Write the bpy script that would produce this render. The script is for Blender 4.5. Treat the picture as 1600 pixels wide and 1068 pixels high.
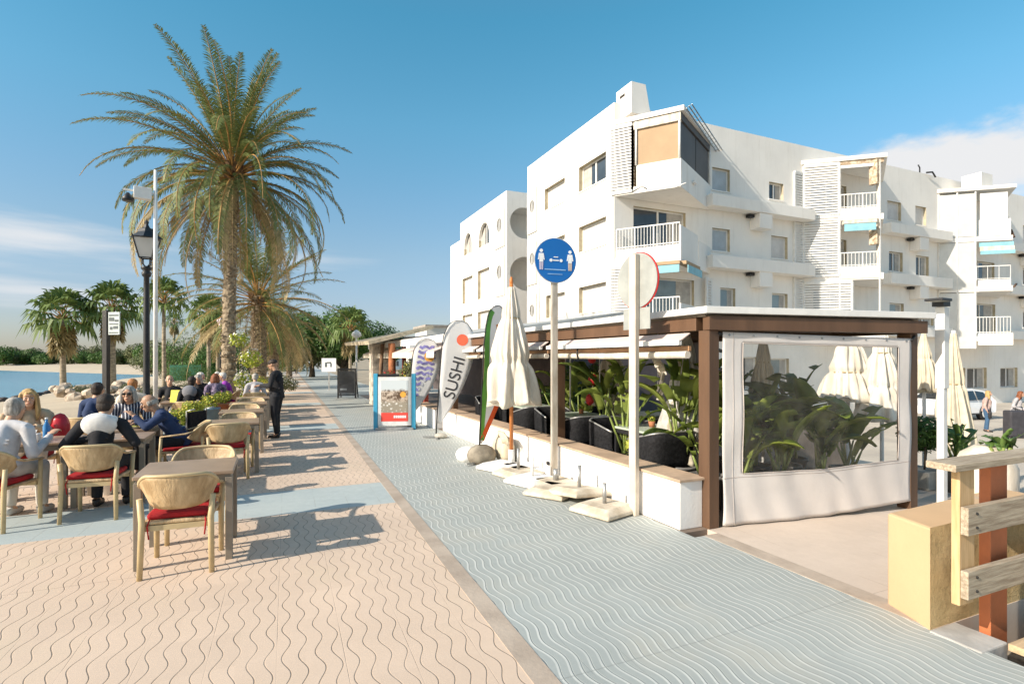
import bpy, bmesh, math, random
from mathutils import Vector, Matrix, Euler
from math import sin, cos, pi, radians, sqrt, atan2

for o in list(bpy.data.objects): bpy.data.objects.remove(o)
SC = bpy.context.scene
COL = SC.collection

# ------------------------------------------------------------------ camera
EYE = 1.70
YAW = math.atan(375 / 845.0)          # the promenade runs along +Y, the camera looks 23.9 degrees right of it
cam_d = bpy.data.cameras.new('camera'); cam = bpy.data.objects.new('camera', cam_d); COL.objects.link(cam)
cam_d.sensor_width = 36.0; cam_d.lens = 36.0 * 845 / 1600
cam_d.shift_y = (560 - 534) / 1600.0
cam_d.clip_start = 0.05; cam_d.clip_end = 3000
cam.location = (0, 0, EYE); cam.rotation_euler = (radians(90), 0, -YAW)
SC.camera = cam
CS, CC = sin(YAW), cos(YAW)
def P(px, d):
    """ground position that lies d metres in front of the lens at photo column px (used only for survey)"""
    xc = (px - 800) / 845.0 * d
    return (CS * d + CC * xc, CC * d - CS * xc)

# ------------------------------------------------------------------ light
SUN_AZ = radians(189)                 # direction towards the sun, counted from +X anticlockwise
SUN_EL = radians(29.5)
sun_v = Vector((cos(SUN_AZ) * cos(SUN_EL), sin(SUN_AZ) * cos(SUN_EL), sin(SUN_EL)))
sl = bpy.data.lights.new('sun', 'SUN'); sl.energy = 4.6; sl.angle = radians(0.55); sl.color = (1.0, 0.91, 0.785)
so = bpy.data.objects.new('sun', sl); COL.objects.link(so)
so.rotation_euler = sun_v.to_track_quat('Z', 'Y').to_euler(); so.location = (-20, -5, 20)

W = bpy.data.worlds.new('World'); SC.world = W; W.use_nodes = True
nt = W.node_tree; nt.nodes.clear()
wo = nt.nodes.new('ShaderNodeOutputWorld'); bg = nt.nodes.new('ShaderNodeBackground')
sky = nt.nodes.new('ShaderNodeTexSky'); sky.sky_type = 'NISHITA'; sky.sun_disc = False
sky.sun_elevation = SUN_EL; sky.sun_rotation = radians(90) - SUN_AZ
sky.altitude = 0; sky.air_density = 1.0; sky.dust_density = 0.6; sky.ozone_density = 1.6
bg.inputs['Strength'].default_value = 0.146
def nn(t, **k):
    n = nt.nodes.new(t)
    for a, b in k.items(): setattr(n, a, b)
    return n
def wmath(op, a, b=None, c=None):
    n = nn('ShaderNodeMath', operation=op)
    for i, v in enumerate((a, b, c)):
        if v is None: continue
        if isinstance(v, (int, float)): n.inputs[i].default_value = v
        else: nt.links.new(v, n.inputs[i])
    return n.outputs[0]
tc = nn('ShaderNodeTexCoord')
tint = nn('ShaderNodeMix', data_type='RGBA', blend_type='MULTIPLY'); tint.inputs[0].default_value = 1.0
nt.links.new(sky.outputs[0], tint.inputs[6])
sz0 = nn('ShaderNodeSeparateXYZ'); nt.links.new(tc.outputs['Generated'], sz0.inputs[0])
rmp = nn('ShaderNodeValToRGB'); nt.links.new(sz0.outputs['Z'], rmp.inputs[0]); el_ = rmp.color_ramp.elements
for i_, (z_, c_) in enumerate([(0.0, (.52, .52, .62)), (.09, (.60, .61, .69)), (.18, (.70, .75, .74)), (.27, (.66, .86, .85)), (.39, (.57, 1.02, .98)), (.53, (.43, 1.07, 1.03)), (1.0, (1.0, 1.1, 1.0))]):  # overhead stop whitened, above the view, to warm the shade
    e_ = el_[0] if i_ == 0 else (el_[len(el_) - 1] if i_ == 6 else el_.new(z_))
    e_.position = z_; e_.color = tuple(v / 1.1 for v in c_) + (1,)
# warm tint added to the unseen sunward sky, to warm the shaded faces
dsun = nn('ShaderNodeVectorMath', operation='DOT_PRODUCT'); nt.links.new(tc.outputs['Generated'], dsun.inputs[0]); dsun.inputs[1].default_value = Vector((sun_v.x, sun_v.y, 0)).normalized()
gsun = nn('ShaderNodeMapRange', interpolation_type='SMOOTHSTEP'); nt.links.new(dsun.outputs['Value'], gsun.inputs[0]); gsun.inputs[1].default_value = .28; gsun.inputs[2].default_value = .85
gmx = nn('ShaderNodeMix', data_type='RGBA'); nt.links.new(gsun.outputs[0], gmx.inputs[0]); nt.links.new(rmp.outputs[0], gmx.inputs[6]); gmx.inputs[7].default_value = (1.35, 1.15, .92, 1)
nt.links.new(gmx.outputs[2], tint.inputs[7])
def cloud(center, size, scale, lo, hi, stretch):
    """soft cloud patch round a direction of the sky"""
    mp = nn('ShaderNodeMapping'); nt.links.new(tc.outputs['Generated'], mp.inputs[0])
    mp.inputs['Scale'].default_value = stretch
    no = nn('ShaderNodeTexNoise'); no.inputs['Scale'].default_value = scale; no.inputs['Detail'].default_value = 9
    no.inputs['Roughness'].default_value = 0.55
    nt.links.new(mp.outputs[0], no.inputs['Vector'])
    c = Vector(center).normalized()
    sub = nn('ShaderNodeVectorMath', operation='SUBTRACT'); nt.links.new(tc.outputs['Generated'], sub.inputs[0]); sub.inputs[1].default_value = c
    mul = nn('ShaderNodeVectorMath', operation='DIVIDE'); nt.links.new(sub.outputs[0], mul.inputs[0]); mul.inputs[1].default_value = size
    ln = nn('ShaderNodeVectorMath', operation='LENGTH'); nt.links.new(mul.outputs[0], ln.inputs[0])
    fall = wmath('SUBTRACT', 1.0, ln.outputs['Value'])
    v = wmath('ADD', no.outputs['Fac'], wmath('MULTIPLY', fall, 0.40))
    r = nn('ShaderNodeMapRange', interpolation_type='SMOOTHSTEP'); nt.links.new(v, r.inputs[0])
    r.inputs[1].default_value = lo; r.inputs[2].default_value = hi
    fr = nn('ShaderNodeMapRange'); nt.links.new(fall, fr.inputs[0]); fr.inputs[1].default_value = 0.0; fr.inputs[2].default_value = 0.25
    return wmath('MULTIPLY', r.outputs[0], fr.outputs[0])
def skydir(px, py):
    x = (px - 800) / 845.0; z = (560 - py) / 845.0
    return Vector((CS + CC * x, CC - CS * x, z)).normalized()
c1 = cloud(skydir(1550, 252), (0.26, 0.26, 0.085), 5.0, 0.50, 0.68, (1, 1, 2.2))
c2 = cloud(skydir(60, 372), (0.30, 0.30, 0.055), 2.6, 0.50, 0.95, (1, 1, 9))
c3 = cloud(skydir(20, 455), (0.35, 0.35, 0.03), 3.0, 0.52, 1.0, (1, 1, 12))
c4 = cloud(skydir(470, 402), (0.22, 0.22, 0.03), 3.5, 0.60, 1.1, (1, 1, 12))
cm = wmath('MAXIMUM', wmath('MAXIMUM', c1, wmath('MULTIPLY', c2, 0.85)), wmath('MAXIMUM', wmath('MULTIPLY', c3, 0.7), wmath('MULTIPLY', c4, 0.4)))
# pale band of moisture low over the sea
sx = nn('ShaderNodeSeparateXYZ'); nt.links.new(tc.outputs['Generated'], sx.inputs[0])
hz = nn('ShaderNodeMapRange', interpolation_type='SMOOTHSTEP'); nt.links.new(sx.outputs['Z'], hz.inputs[0])
hz.inputs[1].default_value = -0.02; hz.inputs[2].default_value = 0.30; hz.inputs[3].default_value = 0.0; hz.inputs[4].default_value = 0.0
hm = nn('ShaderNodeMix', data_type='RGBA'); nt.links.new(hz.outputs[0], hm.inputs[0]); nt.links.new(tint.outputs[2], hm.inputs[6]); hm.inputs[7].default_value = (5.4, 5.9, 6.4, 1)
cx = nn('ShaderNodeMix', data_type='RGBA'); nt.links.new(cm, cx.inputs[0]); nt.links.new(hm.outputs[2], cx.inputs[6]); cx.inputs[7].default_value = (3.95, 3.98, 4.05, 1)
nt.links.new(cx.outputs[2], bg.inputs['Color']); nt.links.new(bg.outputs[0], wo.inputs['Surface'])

SC.view_settings.view_transform = 'Standard'; SC.view_settings.look = 'None'
SC.view_settings.exposure = 0.56; SC.view_settings.gamma = 1.0; SC.view_settings.use_curve_mapping = False
SC.render.engine = 'CYCLES'
try:
    SC.cycles.max_bounces = 8; SC.cycles.transparent_max_bounces = 12; SC.cycles.use_denoising = True
except Exception: pass

# ------------------------------------------------------------------ materials
MATS = {}
class NT:
    """tiny node helper"""
    def __init__(s, name):
        s.m = bpy.data.materials.new(name); s.m.use_nodes = True; s.t = s.m.node_tree
        s.b = s.t.nodes['Principled BSDF']; s.out = s.t.nodes['Material Output']
    def n(s, t, **k):
        x = s.t.nodes.new(t)
        for a, b in k.items(): setattr(x, a, b)
        return x
    def l(s, a, b): s.t.links.new(a, b)
    def setin(s, sock, v):
        if isinstance(v, (int, float)): sock.default_value = v
        elif isinstance(v, (tuple, list)): sock.default_value = tuple(v) + ((1,) if len(v) == 3 and sock.type == 'RGBA' else ())
        else: s.l(v, sock)
    def math(s, op, a, b=None, c=None, clamp=False):
        x = s.n('ShaderNodeMath', operation=op); x.use_clamp = clamp
        for i, v in enumerate((a, b, c)):
            if v is not None: s.setin(x.inputs[i], v)
        return x.outputs[0]
    def mix(s, f, a, b, blend='MIX'):
        x = s.n('ShaderNodeMix', data_type='RGBA', blend_type=blend)
        s.setin(x.inputs[0], f); s.setin(x.inputs[6], a); s.setin(x.inputs[7], b); return x.outputs[2]
    def rng(s, v, a, b, c=0., d=1., smooth=True):
        x = s.n('ShaderNodeMapRange', interpolation_type='SMOOTHSTEP' if smooth else 'LINEAR')
        s.setin(x.inputs[0], v)
        for i, k in enumerate((a, b, c, d)): x.inputs[i + 1].default_value = k
        return x.outputs[0]
    def noise(s, scale, detail=4, rough=.5, vec=None, stretch=None, kind='Object'):
        if vec is None:
            vec = s.n('ShaderNodeTexCoord').outputs[kind]
        if stretch:
            mp = s.n('ShaderNodeMapping'); s.l(vec, mp.inputs[0]); mp.inputs['Scale'].default_value = stretch; vec = mp.outputs[0]
        x = s.n('ShaderNodeTexNoise'); x.inputs['Scale'].default_value = scale; x.inputs['Detail'].default_value = detail
        x.inputs['Roughness'].default_value = rough; s.l(vec, x.inputs['Vector']); return x.outputs['Fac']
    def bump(s, h, strength=.3, dist=.01, prev=None):
        x = s.n('ShaderNodeBump'); x.inputs['Strength'].default_value = strength; x.inputs['Distance'].default_value = dist
        s.l(h, x.inputs['Height'])
        if prev: s.l(prev, x.inputs['Normal'])
        return x.outputs[0]
def mul(c, k): return tuple(min(1, x * k) for x in c[:3])
def mat(name, col, rough=.6, var=.12, scale=4., bump=0., bscale=60., metal=0., spec=.4, stretch=None, col2=None, trans=0., sheen=0.):
    if name in MATS: return MATS[name]
    t = NT(name); f = t.noise(scale, 5, .6, stretch=stretch)
    c2 = col2 if col2 else mul(col, 1 - var * 1.6)
    f = t.rng(f, .32, .68)
    t.l(t.mix(f, mul(c2, 1), mul(col, 1 + var * .5)), t.b.inputs['Base Color'])
    t.b.inputs['Roughness'].default_value = rough; t.b.inputs['Metallic'].default_value = metal
    t.b.inputs['Specular IOR Level'].default_value = spec
    if bump: t.l(t.bump(t.noise(bscale, 4, .6, stretch=stretch), bump, .01), t.b.inputs['Normal'])
    if trans:                                   # thin cloth or leaf that lets some light through
        tr = t.n('ShaderNodeBsdfTranslucent'); tr.inputs[0].default_value = mul(col, 1.1) + (1,)
        mx = t.n('ShaderNodeMixShader'); mx.inputs[0].default_value = trans
        t.l(t.b.outputs[0], mx.inputs[1]); t.l(tr.outputs[0], mx.inputs[2]); t.l(mx.outputs[0], t.out.inputs[0])
    MATS[name] = t.m; return t.m

def wall_mat(name, col, stain=.10):
    if name in MATS: return MATS[name]
    t = NT(name)
    a = t.rng(t.noise(.55, 6, .6), .3, .7); b = t.rng(t.noise(3.2, 6, .65, stretch=(1, 1, .13)), .50, .80)
    c = t.mix(a, mul(col, 1 - stain * .55), mul(col, 1.02)); c = t.mix(t.math('MULTIPLY', b, stain * 2.2), c, (.42, .37, .30))
    t.l(c, t.b.inputs['Base Color']); t.b.inputs['Roughness'].default_value = .85; t.b.inputs['Specular IOR Level'].default_value = .2
    t.l(t.bump(t.noise(35, 5, .6), .22, .012), t.b.inputs['Normal'])
    MATS[name] = t.m; return t.m

def paving_mat(name, base, dark, light, spacing, waves=True, band=False, wave_len=.36, amp=.024, sandy=.3):
    t = NT(name); geo = t.n('ShaderNodeNewGeometry'); pos = geo.outputs['Position']
    s = t.n('ShaderNodeSeparateXYZ'); t.l(pos, s.inputs[0]); x0, y = s.outputs[0], s.outputs[1]
    x = t.math('SUBTRACT', x0, t.math('MULTIPLY', y, .0225))
    wob = t.noise(1.3, 2, .5, vec=pos)
    sn = t.math('SINE', t.math('MULTIPLY', y, 2 * pi / wave_len))
    u = t.math('DIVIDE', t.math('ADD', x, t.math('MULTIPLY', sn, amp)), spacing)
    fr = t.math('ABSOLUTE', t.math('SUBTRACT', t.math('FRACT', u), .5))
    line = t.rng(fr, .5 - .0048 / spacing, .5 - .0016 / spacing)
    lw = t.rng(t.noise(2.5, 3, .6, vec=pos), .25, .6, .45, 1.)
    line = t.math('MULTIPLY', line, lw)
    jx = t.rng(t.math('ABSOLUTE', t.math('SUBTRACT', t.math('FRACT', t.math('DIVIDE', t.math('ADD', x, .05), spacing * 4)), .5)), .492, .4975)
    jy = t.rng(t.math('ABSOLUTE', t.math('SUBTRACT', t.math('FRACT', t.math('DIVIDE', y, 2.52)), .5)), .4975, .4992)
    jx = t.math('MULTIPLY', jx, t.rng(t.noise(1.7, 3, .6, vec=pos), .42, .6, .1, .7))
    joint = t.math('MAXIMUM', jx, t.math('MULTIPLY', jy, .6))
    big = t.rng(t.noise(.7, 6, .6, vec=pos), .3, .7); fine = t.rng(t.noise(9, 6, .7, vec=pos), .3, .7)
    # every slab a slightly different tone
    cell = t.n('ShaderNodeTexWhiteNoise', noise_dimensions='2D')
    cv = t.n('ShaderNodeCombineXYZ'); t.l(t.math('FLOOR', t.math('DIVIDE', t.math('ADD', x, .26), spacing * 4)), cv.inputs[0]); t.l(t.math('FLOOR', t.math('DIVIDE', y, .42)), cv.inputs[1])
    t.l(cv.outputs[0], cell.inputs['Vector'])
    col = t.mix(big, mul(base, .93), mul(base, 1.05)); col = t.mix(t.math('MULTIPLY', cell.outputs['Value'], .22), col, mul(base, .72))
    col = t.mix(t.math('MULTIPLY', fine, .16), col, mul(base, .68))
    wv = line if waves else t.math('MULTIPLY', line, 0.)
    spot = t.rng(t.noise(.9, 5, .7, vec=pos, stretch=(1, .7, 1)), .48, .74)
    col = t.mix(t.math('MULTIPLY', spot, sandy), col, (.60, .49, .34))
    stain = t.rng(t.noise(2.8, 6, .75, vec=pos), .60, .80)
    col = t.mix(t.math('MULTIPLY', stain, .38), col, mul(base, .48))
    if band:
        k = t.math('SUBTRACT', t.math('MODULO', t.math('ADD', y, 15.65), 7.35), 0.)     # a smooth blue slab strip across the walk
        bm = t.math('MULTIPLY', t.rng(k, 0.005, .02), t.rng(k, 1.13, 1.145, 1., 0.))
        e = t.math('MULTIPLY', t.rng(k, -.0, .008), t.rng(k, 1.14, 1.16, 1., 0.))
        bcol = t.mix(big, (.38, .43, .425), (.46, .50, .48)); bcol = t.mix(t.math('MULTIPLY', fine, .25), bcol, (.31, .35, .36))
        col = t.mix(bm, col, bcol); wv = t.math('MULTIPLY', wv, t.math('SUBTRACT', 1., bm))
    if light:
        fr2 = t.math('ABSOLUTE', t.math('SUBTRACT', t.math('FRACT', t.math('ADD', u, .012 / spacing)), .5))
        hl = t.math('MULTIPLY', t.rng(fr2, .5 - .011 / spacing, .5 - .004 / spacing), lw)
        col = t.mix(t.math('MULTIPLY', hl, .65), col, light)  # ridge highlight painted as a pale line beside the groove
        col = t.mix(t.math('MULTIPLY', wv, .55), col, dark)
    else:
        col = t.mix(t.math('MULTIPLY', wv, .78), col, dark)
    col = t.mix(t.math('MULTIPLY', joint, .6), col, dark)
    t.l(col, t.b.inputs['Base Color'])
    t.l(t.rng(fine, 0, 1, .55, .8), t.b.inputs['Roughness']); t.b.inputs['Specular IOR Level'].default_value = .35
    h = t.math('SUBTRACT', t.math('MULTIPLY', fine, .12), t.math('MULTIPLY', t.math('MAXIMUM', wv, t.math('MULTIPLY', joint, .6)), 1.))
    t.l(t.bump(h, .55, .006), t.b.inputs['Normal'])
    MATS[name] = t.m; return t.m

WHITE = wall_mat('white_render', (.83, .795, .74), .12)
WHITE2 = wall_mat('low_wall_render', (.82, .80, .77), .10)
GREYR = wall_mat('grey_render', (.62, .60, .56), .08)
PINKP = paving_mat('pink_wave_paving', (.655, .505, .385), (.20, .15, .11), None, .09, band=True, sandy=.35)
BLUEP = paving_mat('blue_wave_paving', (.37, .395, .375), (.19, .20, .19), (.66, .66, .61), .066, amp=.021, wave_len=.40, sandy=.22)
PLAINP = paving_mat('plain_pink_paving', (.61, .505, .415), (.3, .24, .18), None, .15, waves=False, sandy=.2)
BORDER = mat('border_stone', (.45, .37, .295), .75, .12, 2., .3, 30, col2=(.35, .28, .22))
BRWOOD = mat('brown_painted_timber', (.125, .068, .038), .5, .18, 3., .15, 40, stretch=(1, 1, .15))
ORWOOD = mat('orange_pole_timber', (.50, .18, .05), .5, .15, 4., .1, 40, stretch=(1, 1, .2))
DARK = mat('dark_interior', (.035, .028, .024), .8, .4, 1.5)
GLASS_D = mat('dark_window_glass', (.05, .06, .07), .08, .2, .8, spec=.8)
GLASS_B = mat('bluish_window_glass', (.22, .28, .30), .1, .2, .6, spec=.8)
FRAMEW = mat('white_window_frame', (.78, .77, .74), .45, .05)
SHUT = mat('white_roller_shutter', (.66, .64, .62), .5, .06, 3)
SHUTB = mat('blue_grey_shutter', (.44, .50, .55), .5, .06, 3)
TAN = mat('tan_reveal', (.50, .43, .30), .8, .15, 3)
METALW = mat('white_painted_metal', (.74, .73, .70), .4, .06, 6)
METALG = mat('galvanised_metal', (.42, .42, .41), .42, .15, 8, metal=.6)
METALP = mat('painted_pole_grey', (.48, .44, .38), .5, .08, 5, metal=.2, col2=(.34, .29, .23), stretch=(3, 3, .6))
BLACKM = mat('black_iron', (.018, .018, .02), .45, .2, 8, .1, 40)
CREAM = mat('cream_canvas', (.70, .61, .46), .85, .12, 5, .15, 60, trans=.12)
CREAM2 = mat('white_canvas', (.78, .73, .64), .9, .10, 3, .4, 25, trans=.12, col2=(.58, .51, .41), stretch=(2, 2, .5))
AWN = mat('awning_stripe_cloth', (.62, .50, .45), .85, .08, 2)
AWNB = mat('blue_awning_cloth', (.25, .50, .58), .8, .08, 3)

# ------------------------------------------------------------------ mesh builder
class MB:
    def __init__(s): s.v = []; s.f = []; s.m = []; s.sm = []; s.cur = 0; s.smooth = False
    def mat(s, i): s.cur = i; return s
    def add(s, vs, fs, smooth=None):
        b = len(s.v); s.v += [tuple(p) for p in vs]
        for f in fs: s.f.append(tuple(b + i for i in f)); s.m.append(s.cur); s.sm.append(s.smooth if smooth is None else smooth)
        return s
    def quad(s, *p): return s.add(p, [tuple(range(len(p)))])
    def hexa(s, p): # 8 corners: bottom 4 ccw, top 4 ccw
        return s.add(p, [(3, 2, 1, 0), (4, 5, 6, 7), (0, 1, 5, 4), (1, 2, 6, 5), (2, 3, 7, 6), (3, 0, 4, 7)])
    def box(s, x0, x1, y0, y1, z0, z1):
        return s.hexa([(x0, y0, z0), (x1, y0, z0), (x1, y1, z0), (x0, y1, z0), (x0, y0, z1), (x1, y0, z1), (x1, y1, z1), (x0, y1, z1)])
    def cbox(s, c, size, rz=0., M=None):
        hx, hy, hz = size[0] / 2, size[1] / 2, size[2] / 2
        R = M if M is not None else Matrix.Rotation(rz, 3, 'Z'); c = Vector(c)
        return s.hexa([c + R @ Vector(q) for q in [(-hx, -hy, -hz), (hx, -hy, -hz), (hx, hy, -hz), (-hx, hy, -hz), (-hx, -hy, hz), (hx, -hy, hz), (hx, hy, hz), (-hx, hy, hz)]])
    def bar(s, a, b, w, h, up=(0, 0, 1)):
        a, b = Vector(a), Vector(b); d = (b - a).normalized(); up = Vector(up)
        if abs(d.dot(up)) > .98: up = Vector((1, 0, 0))
        r = d.cross(up).normalized(); u = r.cross(d).normalized()
        q = [r * -w / 2 - u * h / 2, r * w / 2 - u * h / 2, r * w / 2 + u * h / 2, r * -w / 2 + u * h / 2]
        return s.add([a + k for k in q] + [b + k for k in q], [(3, 2, 1, 0), (4, 5, 6, 7), (0, 1, 5, 4), (1, 2, 6, 5), (2, 3, 7, 6), (3, 0, 4, 7)])
    def prism(s, poly, z0, z1):
        n = len(poly); a = sum(poly[i][0] * poly[(i + 1) % n][1] - poly[(i + 1) % n][0] * poly[i][1] for i in range(n))
        if a < 0: poly = poly[::-1]
        return s.add([(x, y, z0) for x, y in poly] + [(x, y, z1) for x, y in poly],
                     [tuple(range(n - 1, -1, -1)), tuple(range(n, 2 * n))] + [(i, (i + 1) % n, n + (i + 1) % n, n + i) for i in range(n)])
    def tube(s, pts, rad, n=8, cap=True, smooth=True, squash=None):
        pts = [Vector(p) for p in pts]; k = len(pts)
        if isinstance(rad, (int, float)): rad = [rad] * k
        vs = []; ref = None
        for i, p in enumerate(pts):
            d = (pts[min(i + 1, k - 1)] - pts[max(i - 1, 0)]).normalized()
            if ref is None: ref = Vector((0, 0, 1)) if abs(d.z) < .9 else Vector((1, 0, 0))
            r = d.cross(ref)
            r = r.normalized() if r.length > 1e-5 else Vector((1, 0, 0)); u = r.cross(d).normalized(); ref = u
            sq = squash if squash else 1.
            for j in range(n):
                a = 2 * pi * j / n; vs.append(p + (r * cos(a) + u * sin(a) * sq) * rad[i])
        fs = []
        for i in range(k - 1):
            for j in range(n):
                j2 = (j + 1) % n; fs.append((i * n + j, i * n + j2, (i + 1) * n + j2, (i + 1) * n + j))
        b = len(s.v); s.add(vs, [f[::-1] for f in fs], smooth)
        if cap:
            s.f.append(tuple(b + j for j in range(n))); s.m.append(s.cur); s.sm.append(False)
            s.f.append(tuple(b + (k - 1) * n + j for j in range(n - 1, -1, -1))); s.m.append(s.cur); s.sm.append(False)
        return s
    def lathe(s, c, prof, n=16, smooth=True, mod=None):
        vs = []
        for i, (r, z) in enumerate(prof):
            for j in range(n):
                a = 2 * pi * j / n; k = mod(i, a) if mod else 1.; vs.append((c[0] + r * k * cos(a), c[1] + r * k * sin(a), c[2] + z))
        fs = []
        for i in range(len(prof) - 1):
            for j in range(n):
                j2 = (j + 1) % n; fs.append((i * n + j, i * n + j2, (i + 1) * n + j2, (i + 1) * n + j))
        b = len(s.v); s.add(vs, fs, smooth); k = len(prof)
        s.f.append(tuple(b + j for j in range(n - 1, -1, -1))); s.m.append(s.cur); s.sm.append(False)
        s.f.append(tuple(b + (k - 1) * n + j for j in range(n))); s.m.append(s.cur); s.sm.append(False)
        return s
    def ell(s, c, r, n=10, M=None, jit=0., rnd=None):
        c = Vector(c)
        if isinstance(r, (int, float)): r = (r, r, r)
        vs = [c + ((M @ Vector((0, 0, -r[2]))) if M else Vector((0, 0, -r[2])))]; m = max(4, n // 2 + 1)
        for i in range(1, m):
            t = pi * i / m
            for j in range(n):
                a = 2 * pi * j / n; q = Vector((r[0] * sin(t) * cos(a), r[1] * sin(t) * sin(a), -r[2] * cos(t)))
                if jit: q *= 1 + rnd.uniform(-jit, jit)
                vs.append(c + (M @ q if M else q))
        vs.append(c + ((M @ Vector((0, 0, r[2]))) if M else Vector((0, 0, r[2]))))
        fs = [(0, 1 + (j + 1) % n, 1 + j) for j in range(n)]
        for i in range(m - 2):
            for j in range(n):
                a = 1 + i * n + j; b = 1 + i * n + (j + 1) % n; fs.append((a, b, b + n, a + n))
        L = len(vs) - 1; fs += [(1 + (m - 2) * n + j, 1 + (m - 2) * n + (j + 1) % n, L) for j in range(n)]
        return s.add(vs, fs, True if not jit else False)
    def build(s, name, mats, parent=None, world=False, bevel=0., solid=0., sub=0, remesh=0., smooth=0, autosmooth=False):
        """link the collected shapes as ONE mesh object; world=True: the coordinates are world ones"""
        me = bpy.data.meshes.new(name)
        vs = s.v
        if parent is not None and world:
            Mi = world_of(parent).inverted(); vs = [Mi @ Vector(p) for p in vs]
        me.from_pydata([tuple(p) for p in vs], [], s.f)
        if not isinstance(mats, (list, tuple)): mats = [mats]
        for m in mats: me.materials.append(m)
        me.polygons.foreach_set('material_index', [min(i, len(mats) - 1) for i in s.m]); me.polygons.foreach_set('use_smooth', s.sm)
        me.update()
        o = bpy.data.objects.new(name, me); COL.objects.link(o)
        if parent is not None: o.parent = parent
        if remesh:
            q = o.modifiers.new('r', 'REMESH'); q.mode = 'VOXEL'; q.voxel_size = remesh; q.use_smooth_shade = True
            if smooth:
                q = o.modifiers.new('s', 'SMOOTH'); q.iterations = smooth; q.factor = .6
            dg = bpy.context.evaluated_depsgraph_get(); me2 = bpy.data.meshes.new_from_object(o.evaluated_get(dg))
            o.modifiers.clear(); o.data = me2
            if len(me2.materials) == 0: me2.materials.append(mats[0])
            bpy.data.meshes.remove(me)
        if solid:
            q = o.modifiers.new('solid', 'SOLIDIFY'); q.thickness = solid; q.offset = 0
        if sub:
            q = o.modifiers.new('sub', 'SUBSURF'); q.levels = sub; q.render_levels = sub
        if bevel:
            q = o.modifiers.new('bevel', 'BEVEL'); q.width = bevel; q.segments = 2; q.limit_method = 'ANGLE'; q.angle_limit = radians(40)
        return o
def world_of(o):
    M = Matrix.LocRotScale(o.location, o.rotation_euler, o.scale)
    return world_of(o.parent) @ M if o.parent else M
def tag(o, label=None, cat=None, group=None, kind=None):
    if label: o['label'] = label
    if cat: o['category'] = cat
    if group: o['group'] = group
    if kind: o['kind'] = kind
    return o
def thing(name, label, cat, loc=(0, 0, 0), rz=0., group=None, scale=1.):
    o = bpy.data.objects.new(name, None); COL.objects.link(o); o.empty_display_size = .2
    o.location = loc; o.rotation_euler = (0, 0, rz); o.scale = (scale,) * 3
    return tag(o, label, cat, group)
def kids(o): return [c for c in KIDS.get(o.name, [])]
def copy_tree(o, parent=None):
    c = o.copy(); COL.objects.link(c)
    if parent is not None: c.parent = parent
    for ch in [k for k in bpy.data.objects if k.parent == o]: copy_tree(ch, c)
    return c
def dup(o, loc, rz=0., label=None, group=None, scale=None):
    c = copy_tree(o); c.location = loc; c.rotation_euler = (0, 0, rz)
    if label: c['label'] = label
    if group: c['group'] = group
    if scale: c.scale = (scale,) * 3
    return c
def struct(name, mb, m, **k): return tag(mb.build(name, m, **k), kind='structure')
# ================================================================== ground, sea, beach
def shore_d(X, Y):
    """signed distance inland of the water line (bay: straight beach, then the far shore swings out to the left)"""
    a = X + 17.0 + .9 * sin(Y * .09) + .5 * sin(Y * .23 + 1)
    nx, ny = .82, .572; b = (X + 21.5) * nx + (Y - 108) * ny      # far shore
    b2 = (X + 21.5) * .52 + (Y - 108) * .854
    b = min(b, b2 + 6) if X < -40 else b
    return max(a if Y < 140 else -99, b)
m = MB()
xs = [-420, -330, -260, -210, -170, -140, -115, -95, -80, -68, -58, -50, -44, -39, -35, -31] + [-28 + .8 * i for i in range(31)]
ys = [-60, -40, -25, -15, -8, -3] + [1.5 * i for i in range(0, 50)] + [76, 80, 85, 90, 95, 100, 105, 110, 115, 120, 126, 132, 140, 150, 160, 172, 185, 200, 220, 245, 275, 310, 350, 400, 470, 560]
rb = random.Random(3)
xs = [x for x in xs if x < -4.05] + [-4.05]
V = []
for Y in ys:
    for X in xs:
        d = shore_d(X, Y); z = max(-2.2, min(-.05, -1.0 + d * .085)) if d < 14 else -.05 + min(1.6, (d - 14) * .02)
        if X > -4.3: z = -.06
        V.append((X, Y, z + rb.uniform(-.012, .012) * (1 if X > -30 else 0)))
nx_ = len(xs); m.smooth = True
m.add(V, [(j * nx_ + i, j * nx_ + i + 1, (j + 1) * nx_ + i + 1, (j + 1) * nx_ + i) for j in range(len(ys) - 1) for i in range(nx_ - 1)])
t = NT('beach_sand'); a = t.rng(t.noise(.35, 6, .6), .3, .7); b = t.rng(t.noise(14, 6, .75), .35, .7)
t.l(t.mix(t.math('MULTIPLY', b, .35), t.mix(a, (.50, .405, .29), (.58, .48, .35)), (.30, .25, .185)), t.b.inputs['Base Color'])
t.b.inputs['Roughness'].default_value = .95; t.l(t.bump(t.noise(6, 7, .75), .9, .05), t.b.inputs['Normal']); SAND = t.m
struct('beach', m, SAND)

m = MB(); m.add([(-2500, -300, -.96), (-4.2, -300, -.96), (-4.2, 2500, -.96), (-2500, 2500, -.96)], [(0, 1, 2, 3)])
t = NT('sea_water'); w1 = t.noise(.55, 5, .6, stretch=(1, .35, 1)); w2 = t.noise(2.4, 5, .65, stretch=(1, .45, 1))
t.l(t.mix(t.rng(t.noise(.05, 4, .6), .3, .7), (.045, .20, .30), (.075, .27, .37)), t.b.inputs['Base Color'])
t.b.inputs['Roughness'].default_value = .18; t.b.inputs['IOR'].default_value = 1.33
t.l(t.bump(w2, .6, .08, t.bump(w1, .8, .25)), t.b.inputs['Normal'])
struct('sea', m, t.m)

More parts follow.
